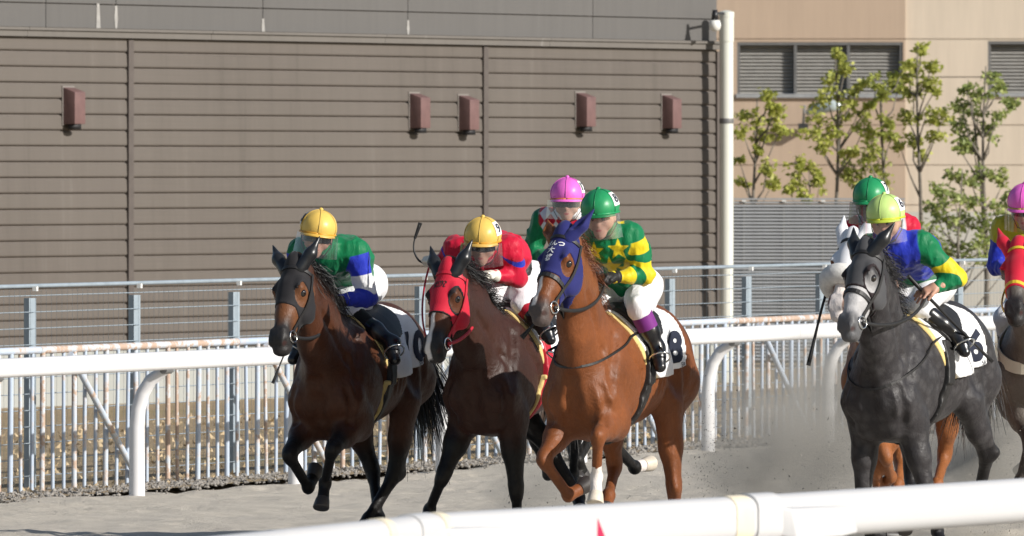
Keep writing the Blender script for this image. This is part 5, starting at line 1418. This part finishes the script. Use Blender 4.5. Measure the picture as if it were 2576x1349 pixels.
# ---- 10: dark bay in a black hood
F1 = Frame(325, 64.5, 17)
H1 = build_horse(dict(name='h1', debug=DEBUG, frame=F1, label='dark bay racehorse in a black hood, leading at the left', coat=BAY, pitch=4, z=.02, seed=11,
    poll=R(1, 262, 430), muzzle=R(1, 122, 985), yaw=-14, roll=-2, pale_nose=(.08, .48),
    legs=dict(fr=(R(5, 250, 770), R(5, 390, 1005), R(5, 445, 890), 1, -1, -1), fl=(R(5, 560, 730), R(5, 508, 975), R(5, 487, 1150), 1, -1, 1),
              hl=(None, R(5, 1005, 905), R(5, 815, 1225), R(5, 740, 1330)), hr=(None, R(5, 850, 885), R(5, 890, 1215), R(5, 885, 1330))),
    hood=dict(mat=BLK_H, shape=dict(front=.30, slope=.75)), ear_mat=(BLACKEAR, BLACKEAR), ear={-1: (-.165, .0, .185), 1: (-.175, .0, .160)}, mane=dict(mat=HAIRB, dir=(-.55, .6, -.2), len=.20, n=480, sag=.14, **{'from': .2}), tail=dict(mat=HAIRB, end=R(5, 1230, 560), spread=.10),
    points=.16, noseband=False, saddle=dict(number='10', girth_lean=.22, girth_pad=cloth_mat('yellow_foam', (.66, .50, .20), .8))))
# ---- 9: bay in a red hood
F2 = Frame(480, 64.2, 18)
H2 = build_horse(dict(name='h2', debug=DEBUG, frame=F2, label='bay racehorse in a red hood with black ears and a white blaze', coat=BAY2, pitch=4, z=.06, seed=12,
    poll=R(2, 335, 495), muzzle=R(2, 188, 1115), yaw=-14, roll=-2, pale_nose=(.08, .46),
    legs=dict(fr=(R(6, 195, 955), R(6, 105, 1175), R(6, 60, 1300), 1, -1, 1), fl=(R(6, 685, 1050), R(6, 690, 1300), R(6, 690, 1420), 1, -1, 1),
              hl=(None, R(6, 1330, 740), R(6, 1470, 890), R(6, 1560, 870), 1, -1, -1, -1), hr=(None, R(6, 1010, 890), R(6, 1095, 1100), R(6, 1120, 1210))),
    hood=dict(mat=RED_H, trim=BLK_T, shape=dict(front=.315, slope=.85), text=[('\U0001D50E\U0001D510', .062, .130, -.004, BLK_T)], bold=.001), tack=REDTACK, noseband=False,
    ear_mat=(BLACKEAR, BLACKEAR), ear={-1: (-.175, .0, .160), 1: (-.185, .0, .145)}, mane=dict(mat=HAIRB, dir=(-.45, .7, -.1), len=.17, n=460), tail=dict(mat=HAIRB, end=(-1.2, .0, .95)), points=.26,
    marks=dict(blaze=(.27, .60, .016, -.05), socks=dict(hl=1.1)), hoof=dict(hl=1, hr=1),
    saddle=dict(number='9', girth_mat=REDTACK, girth_pad=cloth_mat('yellow_foam', (.66, .50, .20), .8))))
# ---- the runner hidden behind 8 and 9
FP = Frame(550, 69.5, 16)
HP = build_horse(dict(name='hp', debug=DEBUG, frame=FP, label='brown racehorse almost hidden behind the blue-hooded chestnut', coat=BROWN, z=.06, seed=13, h=.016,
    poll=(562, 276), muzzle=(556, 345), legs=dict(fr=((535, 440), (548, 475), (560, 470)), fl=((575, 440), (573, 475), (572, 495)), hl=(None, (592, 435), (578, 460), (585, 479), 1, -1, 1, -1), hr=(None, (570, 440), (575, 465), (580, 482))),
    ear_mat=(BROWN, BROWN), bare_ears=True, mane=dict(mat=HAIRB, n=200), tail=dict(mat=HAIRB, end=(-1.2, 0, .95), n=200), saddle=dict(number='12')))
# ---- 8: chestnut in a blue hood
F3 = Frame(580, 62.6, 20)
H3 = build_horse(dict(name='h3', debug=DEBUG, frame=F3, label='chestnut racehorse in a navy blue hood with white lettering', coat=CHEST, pitch=2.5, z=.06, seed=14,
    poll=R(3, 345, 430), muzzle=R(3, 148, 945), yaw=-16, roll=-2,
    legs=dict(fr=(R(6, 862, 840), R(6, 1030, 1080), R(6, 1150, 1010), 1, -1, -1), fl=(R(6, 1228, 680), R(6, 1215, 960), R(6, 1215, 1130), 1, -1, 1),
              hl=(None, R(6, 1735, 1035), R(6, 1735, 1340), R(6, 1700, 1440), 1, -1, -1, 1), hr=(None, R(6, 1340, 890), R(6, 1298, 1075), R(6, 1280, 1200))),
    hood=dict(mat=BLUE_H, shape=dict(front=.295, slope=1.0, eye=(.066, .050), back=(.11, .02)), text=[('ばんつ', .040, .095, .006, WHITE_INK), ('大', .050, .150, .004, WHITE_INK), ('将', .050, .205, .004, WHITE_INK)], bold=.0012),
    ear_mat=(CHEST, BLUE_H), bare_ears=False, ear={-1: (-.12, .0, .150), 1: (-.16, .0, .185)}, ear_open={-1: 1, 1: 1}, mane=dict(mat=HAIRC, dir=(-.45, .7, -.2), len=.17, n=420, sag=.08), tail=dict(mat=HAIRC, end=(-1.0, -.02, 1.05), spread=.06, n=600), points=None, nose_a=.315,
    muzzle_a=.50, marks=dict(blaze=(.25, .52, .013, -.06), socks=dict(fl=.93)), hoof=dict(fl=1),
    saddle=dict(number='8', girth_lean=.22), breast=(LEATHER, .22, .014)))
# ---- 7: chestnut in a white hood, behind the grey
F5 = Frame(878, 66.5, 18)
H5 = build_horse(dict(name='h5', debug=DEBUG, frame=F5, label='chestnut racehorse in a white hood and sheepskin noseband behind the grey', coat=CHES2, z=.05, seed=15, h=.013,
    poll=R(4, 325, 405), muzzle=R(4, 205, 865), yaw=-6,
    legs=dict(fr=(R(7, 660, 820), R(7, 690, 960), R(7, 640, 1010), 1, -1, -1), fl=(R(7, 600, 900), R(7, 600, 1080), R(7, 600, 1200)), hl=(None, R(7, 1050, 820), R(7, 1000, 1000), R(7, 980, 1120)), hr=(None, R(7, 760, 860), R(7, 740, 1000), R(7, 700, 1120))),
    hood=dict(mat=WHT_H, shape=dict(front=.33, slope=.4)), ear_mat=(WHT_H, WHT_H), ear={-1: (-.19, .0, .09), 1: (-.19, .0, .11)}, mane=dict(mat=HAIRC, n=200), tail=dict(mat=HAIRC, end=(-1.1, 0, .95), n=200), points=None, shadow_roll=FLEECE,
    muzzle_a=.56, marks=dict(blaze=(.28, .62, .040, .0)), saddle=dict(number='7')))
# ---- 6: the grey
F4 = Frame(878, 63.1, 23)
H4 = build_horse(dict(name='h4', debug=DEBUG, frame=F4, label='dark grey racehorse with a pale face in a black strap bridle at right', coat=GREY, pitch=4, z=.05, seed=16,
    poll=R(4, 400, 475), muzzle=R(4, 248, 1000), yaw=-14, roll=-2, pale_nose=(.20, .50), muzzle_a=.485,
    legs=dict(fr=(R(7, 505, 1130), R(7, 560, 1340), R(7, 690, 1349), 1, -1, -1), fl=(R(7, 945, 1120), R(7, 1000, 1320), R(7, 1050, 1440), 1, -1, 1),
              hl=(None, R(7, 1330, 810), R(7, 1270, 1080), R(7, 1245, 1255), 1, -1, -1, 1), hr=(None, R(7, 830, 930), R(7, 800, 1180), R(7, 790, 1320))),
    hood=dict(mat=cloth_mat('grey_net_hood', (.060, .060, .064), .6), trim=BLK_T, shape=dict(front=.275, slope=.55, eye=(.080, .058))), ear_mat=(BLACKEAR, BLACKEAR), ear={-1: (-.175, .0, .125), 1: (-.155, .0, .19)},
    mane=dict(mat=HAIRG, dir=(-.45, .75, -.2), len=.19, n=480, sag=.08), tail=dict(mat=HAIRG, end=(-1.06, -.05, 1.0), spread=.09), points=.05, nose_a=.315, saddle=dict(number='6', girth_lean=.22), breast=(LEATHER, .34, .014)))
# ---- 11: brown in a red hood at the right edge
F6 = Frame(1030, 67.5, 16)
H6 = build_horse(dict(name='h6', debug=DEBUG, frame=F6, label='brown racehorse in a red hood and yellow bridle at the right edge', coat=HAZED, z=.04, seed=17, h=.013,
    poll=R(4, 1375, 460), muzzle=R(4, 1330, 890), yaw=-4,
    legs=dict(fr=((1030, 440), (1020, 480), (1010, 505)), fl=((1065, 440), (1070, 480), (1075, 500)), hl=(None, (1110, 445), (1100, 490), (1090, 515)), hr=(None, (1060, 430), (1035, 455), (1020, 472), 1, -1, -1, -1)),
    hood=dict(mat=RED_H, shape=dict(front=.36, slope=.4)), tack=YELTACK, ear_mat=(RED_H, RED_H), ear={-1: (-.20, .0, .15), 1: (-.20, .0, .15)}, mane=dict(mat=HAIRB, n=200), tail=dict(mat=HAIRB, end=(-1.2, 0, .95), n=200), saddle=dict(number='11'),
    breast=(cloth_mat('cream_breastplate', (.62, .57, .45), .7), .33, .075)))

# ------------------------------------------------------------------ jockeys
GRN = (.0, .155, .055); BLU = (.018, .035, .42); RED = (.52, .006, .035); YEL = (.66, .52, .012); WHT = (.74, .74, .76); BLKC = (.010, .009, .010)
def jk1(i):
    m, t, s = i['arm']; a = np.minimum(m + .015, 9); return dict(base=GRN, zones=[(np.minimum(a, (t - .06) * .25), BLU), (np.minimum(a, bandz(t, .52, .98) * .25), WHT), (np.where(m < .0, bandz(i['tt'], .06, .16) * .3, -1), WHT)])
def jk2(i):
    m, t, s = i['arm']; V = i['V']; return dict(base=RED, zones=[(np.minimum(m + .02, bandz(t, .40, .66) * .25), BLU), (np.where(m < .03, (.42 - i['tt']) * .3, -1), BLKC), (np.where(m < .0, (.06 - i['tt']) * .3, -1), RED)])
def jk3(i):
    m, t, s = i['arm']; V = i['V']; fr = i['fr']; z = [(np.minimum(m + .01, q * .25), YEL) for q in (bandz(t, .10, .46), bandz(t, .74, 1.10), bandz(t, 1.42, 2.2))]
    st = np.full(len(V), -1.0)
    for px, x, r in ((R(3, 712, 530), .38, .070), (R(3, 655, 645), .36, .066), (R(3, 560, 545), .42, .062), (R(3, 760, 660), .2, .06), (R(3, 735, 345), .25, .05), (R(3, 640, 560), .0, .06)): st = np.maximum(st, star(V, fr.x(px, x), r, (-.25, 1, 0), (0, 0, 1), .17, .3 * r))
    return dict(base=GRN, zones=[(np.minimum(st, -m - .005), YEL)] + z)
def jkp(i):
    m, t, s = i['arm']; V = i['V']; u, v = V[:, 1] / .075, V[:, 2] / .10; d = .5 - (np.abs((u % 1) - .5) + np.abs((v % 1) - .5)); return dict(base=WHT, zones=[(d * .05, RED), (m + .0, GRN)])
def jk4(i):
    m, t, s = i['arm']; V = i['V']; zz = i['tt'] - .30 - .10 * np.abs(((V[:, 1] / .22) % 1) - .5) * 2; return dict(base=BLU, zones=[(np.where(m < .03, bandz(zz, -.10, .10) * .3, -1), GRN), (m + .012, GRN), (np.minimum(m + .012, bandz(t, .58, 1.02) * .25), YEL)])
def jk5(i):
    m, t, s = i['arm']; V = i['V']; return dict(base=WHT, zones=[(m + .01, RED), (np.where(V[:, 0] < i['sc'][0] - .03, .05, -.05), RED)])
def jk6(i):
    m, t, s = i['arm']; V = i['V']; return dict(base=BLU, zones=[((i['tt'] - .72) * .3 - np.maximum(m, 0) * 2, (.45, .42, .02)), (np.where(i['tt'] < .4, .02, -.02), WHT)])
J1 = build_rider(H1, dict(name='rider1', debug=DEBUG, seed=21, label='jockey in green and blue silks and a yellow cap on the black-hooded horse', cap=(.74, .50, .115), band=(.62, .30, .03), peak=(.68, .42, .08),
    helmet=(R(1, 440, 185), .62), look=(1, .34, -.10), tilt=8, shL=(R(1, 690, 350), .34), shR=(R(1, 315, 350), .42), elL=(R(1, 768, 655), .30), elR=(R(1, 300, 560), .40), haL=(R(1, 555, 685), .50), haR=(R(1, 470, 660), .60),
    hip=(R(1, 695, 565), -.20), knL=(R(1, 660, 760), .12), anL=(R(1, 925, 960), (.28,)), toL=(R(1, 955, 1080), (.33,)), jacket=jk1, half_chap=cloth_mat('black_stretch', (.012, .011, .013), .8), number='10', num_ph=-1.75))
J2 = build_rider(H2, dict(name='rider2', debug=DEBUG, seed=22, label='jockey in red silks and a yellow cap raising a whip on the red-hooded horse', cap=(.74, .50, .115), band=(.62, .30, .03), peak=(.68, .42, .10),
    helmet=(R(2, 597, 250), .66), look=(1, .15, -.22), tilt=2, shL=(R(2, 800, 350), .38), shR=(R(2, 400, 360), .38), elL=(R(2, 845, 560), .28), elR=(R(2, 300, 470), .30), haL=(R(2, 640, 545), .52), haR=(R(2, 235, 440), .42),
    hip=(R(2, 850, 580), -.20), knL=(R(2, 885, 760), .12), anL=(R(2, 1040, 915), (.27,)), toL=(R(2, 1085, 1010), (.32,)), jacket=jk2, glove=GLOVEW, number='9', num_ph=1.15, half_chap=cloth_mat('red_stretch', (.45, .01, .03), .6)))
JP = build_rider(HP, dict(name='riderp', debug=DEBUG, seed=23, label='jockey in white, red and green silks and a pink cap behind the blue-hooded horse', cap=(.78, .15, .58), band=(.60, .20, .05),
    helmet=(R(3, 383, 180), .60), look=(1, .20, -.05), shL=(R(3, 560, 340), .35), shR=(R(3, 225, 350), .40), elL=(R(3, 600, 520), .30), elR=(R(3, 150, 560), .40), haL=(R(3, 460, 560), .60), haR=(R(3, 330, 600), .62),
    hip=(-.20, -.02, 1.80), knL=(.20, .27, 1.55), anL=(-.1, .31, 1.2), toL=(.02, .31, 1.12), jacket=jkp, number='12', num_ph=1.2, visor_low=-.12))
J3 = build_rider(H3, dict(name='rider3', debug=DEBUG, seed=24, label='jockey in green silks with yellow stars and a green cap on the blue-hooded horse', cap=(.02, .27, .10), peak=(.012, .17, .06),
    helmet=(R(3, 590, 265), .62), look=(1, .10, -.14), tilt=-4, shL=(R(3, 790, 450), .34), shR=(R(3, 490, 470), .42), elL=(R(3, 872, 690), .26), elR=(R(3, 480, 650), .36), haL=(R(3, 645, 710), .50), haR=(R(3, 555, 660), .60),
    hip=(R(3, 785, 770), -.20), knL=(R(3, 835, 905), .14), anL=(R(3, 950, 1150), (.29,)), toL=(R(3, 970, 1275), (.33,)), jacket=jk3, number='8', num_ph=1.25, sock=cloth_mat('purple_gaiter', (.17, .022, .20), .6), visor_low=-.14, goggles=False))
J5 = build_rider(H5, dict(name='rider5', debug=DEBUG, seed=25, label='jockey in red and white silks and a dark green cap behind the lime-capped rider', cap=(.02, .27, .10),
    helmet=(R(4, 447, 135), .60), look=(1, .12, -.12), shL=(R(4, 680, 340), .30), shR=(R(4, 345, 360), .42), elL=(R(4, 720, 520), .30), elR=(R(4, 300, 540), .40), haL=(R(4, 560, 600), .60), haR=(R(4, 430, 600), .62),
    hip=(-.20, .02, 1.78), knL=(.20, .27, 1.53), anL=(-.1, .31, 1.2), toL=(.02, .31, 1.12), jacket=jk5, number='7', num_ph=1.3, visor_mat=VISORD))
J4 = build_rider(H4, dict(name='rider4', debug=DEBUG, seed=26, label='jockey in blue and green silks and a lime cap holding a whip on the grey', cap=(.50, .68, .22), band=(.52, .55, .03), peak=(.46, .56, .06),
    helmet=(R(4, 540, 245), .62), look=(1, .10, -.14), tilt=-3, shL=(R(4, 780, 450), .34), shR=(R(4, 440, 470), .42), elL=(R(4, 985, 665), .22), elR=(R(4, 440, 640), .36), haL=(R(4, 830, 735), .36), haR=(R(4, 560, 690), .62),
    hip=(R(4, 795, 695), -.20), knL=(R(4, 745, 835), .14), anL=(R(4, 1000, 1040), (.28,)), toL=(R(4, 1040, 1130), (.33,)), jacket=jk4, glove=SKIN, handL=dict(spread=True, dir=(.55, -.75, -.35), up=(.3, .3, 1)), number='6', num_ph=1.28, visor_mat=VISOR, goggles=False))
J6 = build_rider(H6, dict(name='rider6', debug=DEBUG, seed=27, label='jockey in blue and olive silks and a pink cap cropped by the right edge', cap=(.78, .15, .58), band=(.45, .38, .05),
    helmet=(R(4, 1425, 170), .60), look=(1, .0, -.25), shL=(R(4, 1600, 330), .35), shR=(R(4, 1290, 350), .40), elL=(R(4, 1620, 560), .30), elR=(R(4, 1245, 580), .40), haL=(R(4, 1500, 600), .60), haR=(R(4, 1330, 620), .62),
    hip=(-.20, -.02, 1.78), knL=(.20, .27, 1.53), anL=(-.1, .31, 1.2), toL=(.02, .31, 1.12), jacket=jk6, number='11', num_ph=1.3))
# reins
for H_, J_, mt in ((H1, J1, LEATHER), (H2, J2, REDTACK), (HP, JP, LEATHER), (H3, J3, LEATHER), (H5, J5, LEATHER), (H4, J4, LEATHER), (H6, J6, YELTACK)):
    rein(H_, 1, J_.gripL, mt, .10); rein(H_, -1, J_.gripR, mt, .06)
# ================================================================== WHIPS
WHIPM = plain('black_whip', rgb(.012, .012, .013), .5, 0, .2, 20)
def whip(pts, label, r0=.010, r1=.004, flap=True, flap_w=.026):
    """pts in world space, handle first"""
    pts = [Vector(p) for p in pts]; root = empty('whip', tuple(pts[0])); tag(root, label, 'whip', 'riding whips held by the jockeys')
    loc = [p - pts[0] for p in pts]; n = 22; sm = []
    for i in range(n + 1):                       # smooth path through the points
        t = i / n * (len(loc) - 1); k = min(int(t), len(loc) - 2); f = t - k
        p0, p1, p2, p3 = loc[max(k - 1, 0)], loc[k], loc[k + 1], loc[min(k + 2, len(loc) - 1)]
        sm.append(.5 * ((2 * p1) + (p2 - p0) * f + (2 * p0 - 5 * p1 + 4 * p2 - p3) * f * f + (3 * p1 - p0 - 3 * p2 + p3) * f ** 3))
    MB().tube(sm[:7], [r0 * 1.25] * 7, 8).build('handle', WHIPM, root, True)
    MB().tube(sm[6:], [r0 + (r1 - r0) * k / (n - 6) for k in range(n - 5)], 8).build('shaft', WHIPM, root, True)
    if flap:
        a, b = sm[-5], sm[-1] + (sm[-1] - sm[-3]) * .3; d = (b - a).normalized(); vw = Vector((0, 1, 0)); sv = d.cross(vw).normalized()
        me = MB().add([a - sv * flap_w * .3, a + sv * flap_w * .3, b + sv * flap_w * .5, b - sv * flap_w * .5] + [p + vw * .005 for p in (a - sv * flap_w * .3, a + sv * flap_w * .3, b + sv * flap_w * .5, b - sv * flap_w * .5)],
                      [(0, 1, 2, 3), (7, 6, 5, 4), (0, 4, 5, 1), (1, 5, 6, 2), (2, 6, 7, 3), (3, 7, 4, 0)]).mesh('flap'); link('flap', me, WHIPM, root)
def W_(fr, p): return fr.C + fr.fwd * p[0] + fr.left * p[1] + np.array([0, 0, p[2]])
g2 = J2.gripR; whip([W_(F2, F2.x(R(2, 262, 452), .45)), W_(F2, F2.x(R(2, 200, 455), .45)), W_(F2, F2.x(R(2, 140, 440), .45)), W_(F2, F2.x(R(2, 102, 370), .44)), W_(F2, F2.x(R(2, 104, 290), .43)), W_(F2, F2.x(R(2, 142, 178), .42))], 'black whip curving up from the white glove of the red-clad jockey', .007, .0035)
whip([W_(F4, F4.x(R(4, 680, 645), .42)), W_(F4, F4.x(R(4, 790, 760), .36)), W_(F4, F4.x(R(4, 980, 955), .10)), W_(F4, F4.y(R(4, 1205, 1180), .42))], 'long black whip slanting across the grey horse saddle cloth', .011, .007, True, .022)
whip([W_(F1, J1.gripR), W_(F1, F1.x(R(1, 300, 900), .80)), W_(F1, F1.x(R(1, 215, 1030), .98)), W_(F1, F1.x(R(1, 135, 1225), 1.05))], 'thin black whip poking out below the muzzle of the leading horse', .008, .004, True, .02)
whip([W_(F3, J3.gripR), W_(F3, F3.x(R(3, 330, 860), .78)), W_(F3, F3.x(R(3, 195, 985), .90)), W_(F3, F3.x(R(3, 100, 1085), .95))], 'black whip end beside the muzzle of the blue-hooded chestnut', .009, .006, True, .034)
whip([W_(F5, J5.gripR), W_(F5, F5.x(R(4, 200, 730), .85)), W_(F5, F5.x(R(4, 150, 810), .95)), W_(F5, F5.x(R(4, 58, 1190), 1.0))], 'black whip hanging below the sheepskin noseband', .010, .008, True, .028)

# ================================================================== DUST AND FLYING SAND
def m_dust(name, dens, col, scale):
    m = bpy.data.materials.new(name); m.use_nodes = True; t = m.node_tree; t.nodes.clear()
    N_ = t.nodes.new; L_ = t.links.new
    out = N_('ShaderNodeOutputMaterial'); pv = N_('ShaderNodeVolumePrincipled'); pv.inputs['Color'].default_value = col; pv.inputs['Anisotropy'].default_value = .1
    tc = N_('ShaderNodeTexCoord'); ln = N_('ShaderNodeVectorMath'); ln.operation = 'LENGTH'; L_(tc.outputs['Object'], ln.inputs[0])
    fo = N_('ShaderNodeMapRange'); fo.interpolation_type = 'SMOOTHSTEP'; fo.inputs[1].default_value = 1.0; fo.inputs[2].default_value = .15; L_(ln.outputs['Value'], fo.inputs[0])
    nz_ = N_('ShaderNodeTexNoise'); nz_.inputs['Scale'].default_value = scale; nz_.inputs['Detail'].default_value = 4; nz_.inputs['Roughness'].default_value = .6; L_(tc.outputs['Object'], nz_.inputs['Vector'])
    nr = N_('ShaderNodeMapRange'); nr.inputs[1].default_value = .38; nr.inputs[2].default_value = .68; L_(nz_.outputs['Fac'], nr.inputs[0])
    m1 = N_('ShaderNodeMath'); m1.operation = 'MULTIPLY'; L_(fo.outputs[0], m1.inputs[0]); L_(nr.outputs[0], m1.inputs[1])
    m2 = N_('ShaderNodeMath'); m2.operation = 'MULTIPLY'; m2.inputs[1].default_value = dens; L_(m1.outputs[0], m2.inputs[0]); L_(m2.outputs[0], pv.inputs['Density'])
    L_(pv.outputs[0], out.inputs['Volume']); return m
DUST = m_dust('hanging_dust', 2.6, rgb(.84, .79, .70), 2.2)
def dust(px, py, Y, r, lab):
    c = at(px, py, Y); bm = bmesh.new(); bmesh.ops.create_icosphere(bm, subdivisions=3, radius=1.0); me = bpy.data.meshes.new('dust_cloud'); bm.to_mesh(me); bm.free()
    o_ = link('dust_cloud', me, DUST); o_.location = c; o_.scale = r; tag(o_, lab, 'dust', kind='stuff')
dust(775, 450, 71.5, (.85, 1.8, .70), 'grey sand dust hanging between the chestnut and the grey')
dust(842, 415, 73.5, (.9, 1.8, .80), 'grey sand dust hanging behind the white-hooded horse')
dust(1000, 420, 71.5, (.75, 1.6, .95), 'grey sand dust hanging behind the grey horse')
dust(960, 480, 68.5, (.7, 1.2, .45), 'low sand dust around the hind legs of the grey horse')
dust(535, 485, 71.8, (.55, 1.0, .35), 'low sand dust behind the red-hooded horse')
def spray():
    m = MB(); rs = random.Random(31)
    plumes = [((712, 512, 66.5), (708, 395), .13, .26, 2600), ((834, 520, 69.0), (842, 405), .22, .34, 1400), ((800, 520, 68.0), (770, 470), .2, .3, 300), ((545, 512, 66.5), (560, 480), .2, .2, 500),
              ((505, 505, 68), (515, 455), .12, .16, 500), ((960, 540, 65), (985, 470), .25, .3, 900), ((1000, 530, 66), (1012, 420), .2, .3, 900), ((628, 512, 64.5), (640, 492), .1, .14, 300)]
    for (bx, by, Y), (tx, ty), s0_, s1_, n in plumes:
        a, b = at(bx, by, Y), at(tx, ty, Y + 1.2); a.z = 0.02
        for _ in range(n):
            f = rs.random() ** 1.4; sp = s0_ + (s1_ - s0_) * f
            p = a.lerp(b, f) + Vector((rs.gauss(0, sp * .55), rs.gauss(0, sp), rs.gauss(0, sp * .45)))
            if p.z < .01: continue
            r = .0012 + .0032 * rs.random() ** 4
            q = [Vector((rs.gauss(0, r), rs.gauss(0, r), rs.gauss(0, r))) for _ in range(4)]
            m.add([p + v_ for v_ in q], [(0, 1, 2), (0, 2, 3), (0, 3, 1), (1, 3, 2)])
    return m
tag(spray().build('sand_spray', plain('damp_sand_grain', rgb(.24, .22, .19), .95, 0, .3, 30)), 'dark damp sand flung up by the hooves', 'sand', kind='stuff')
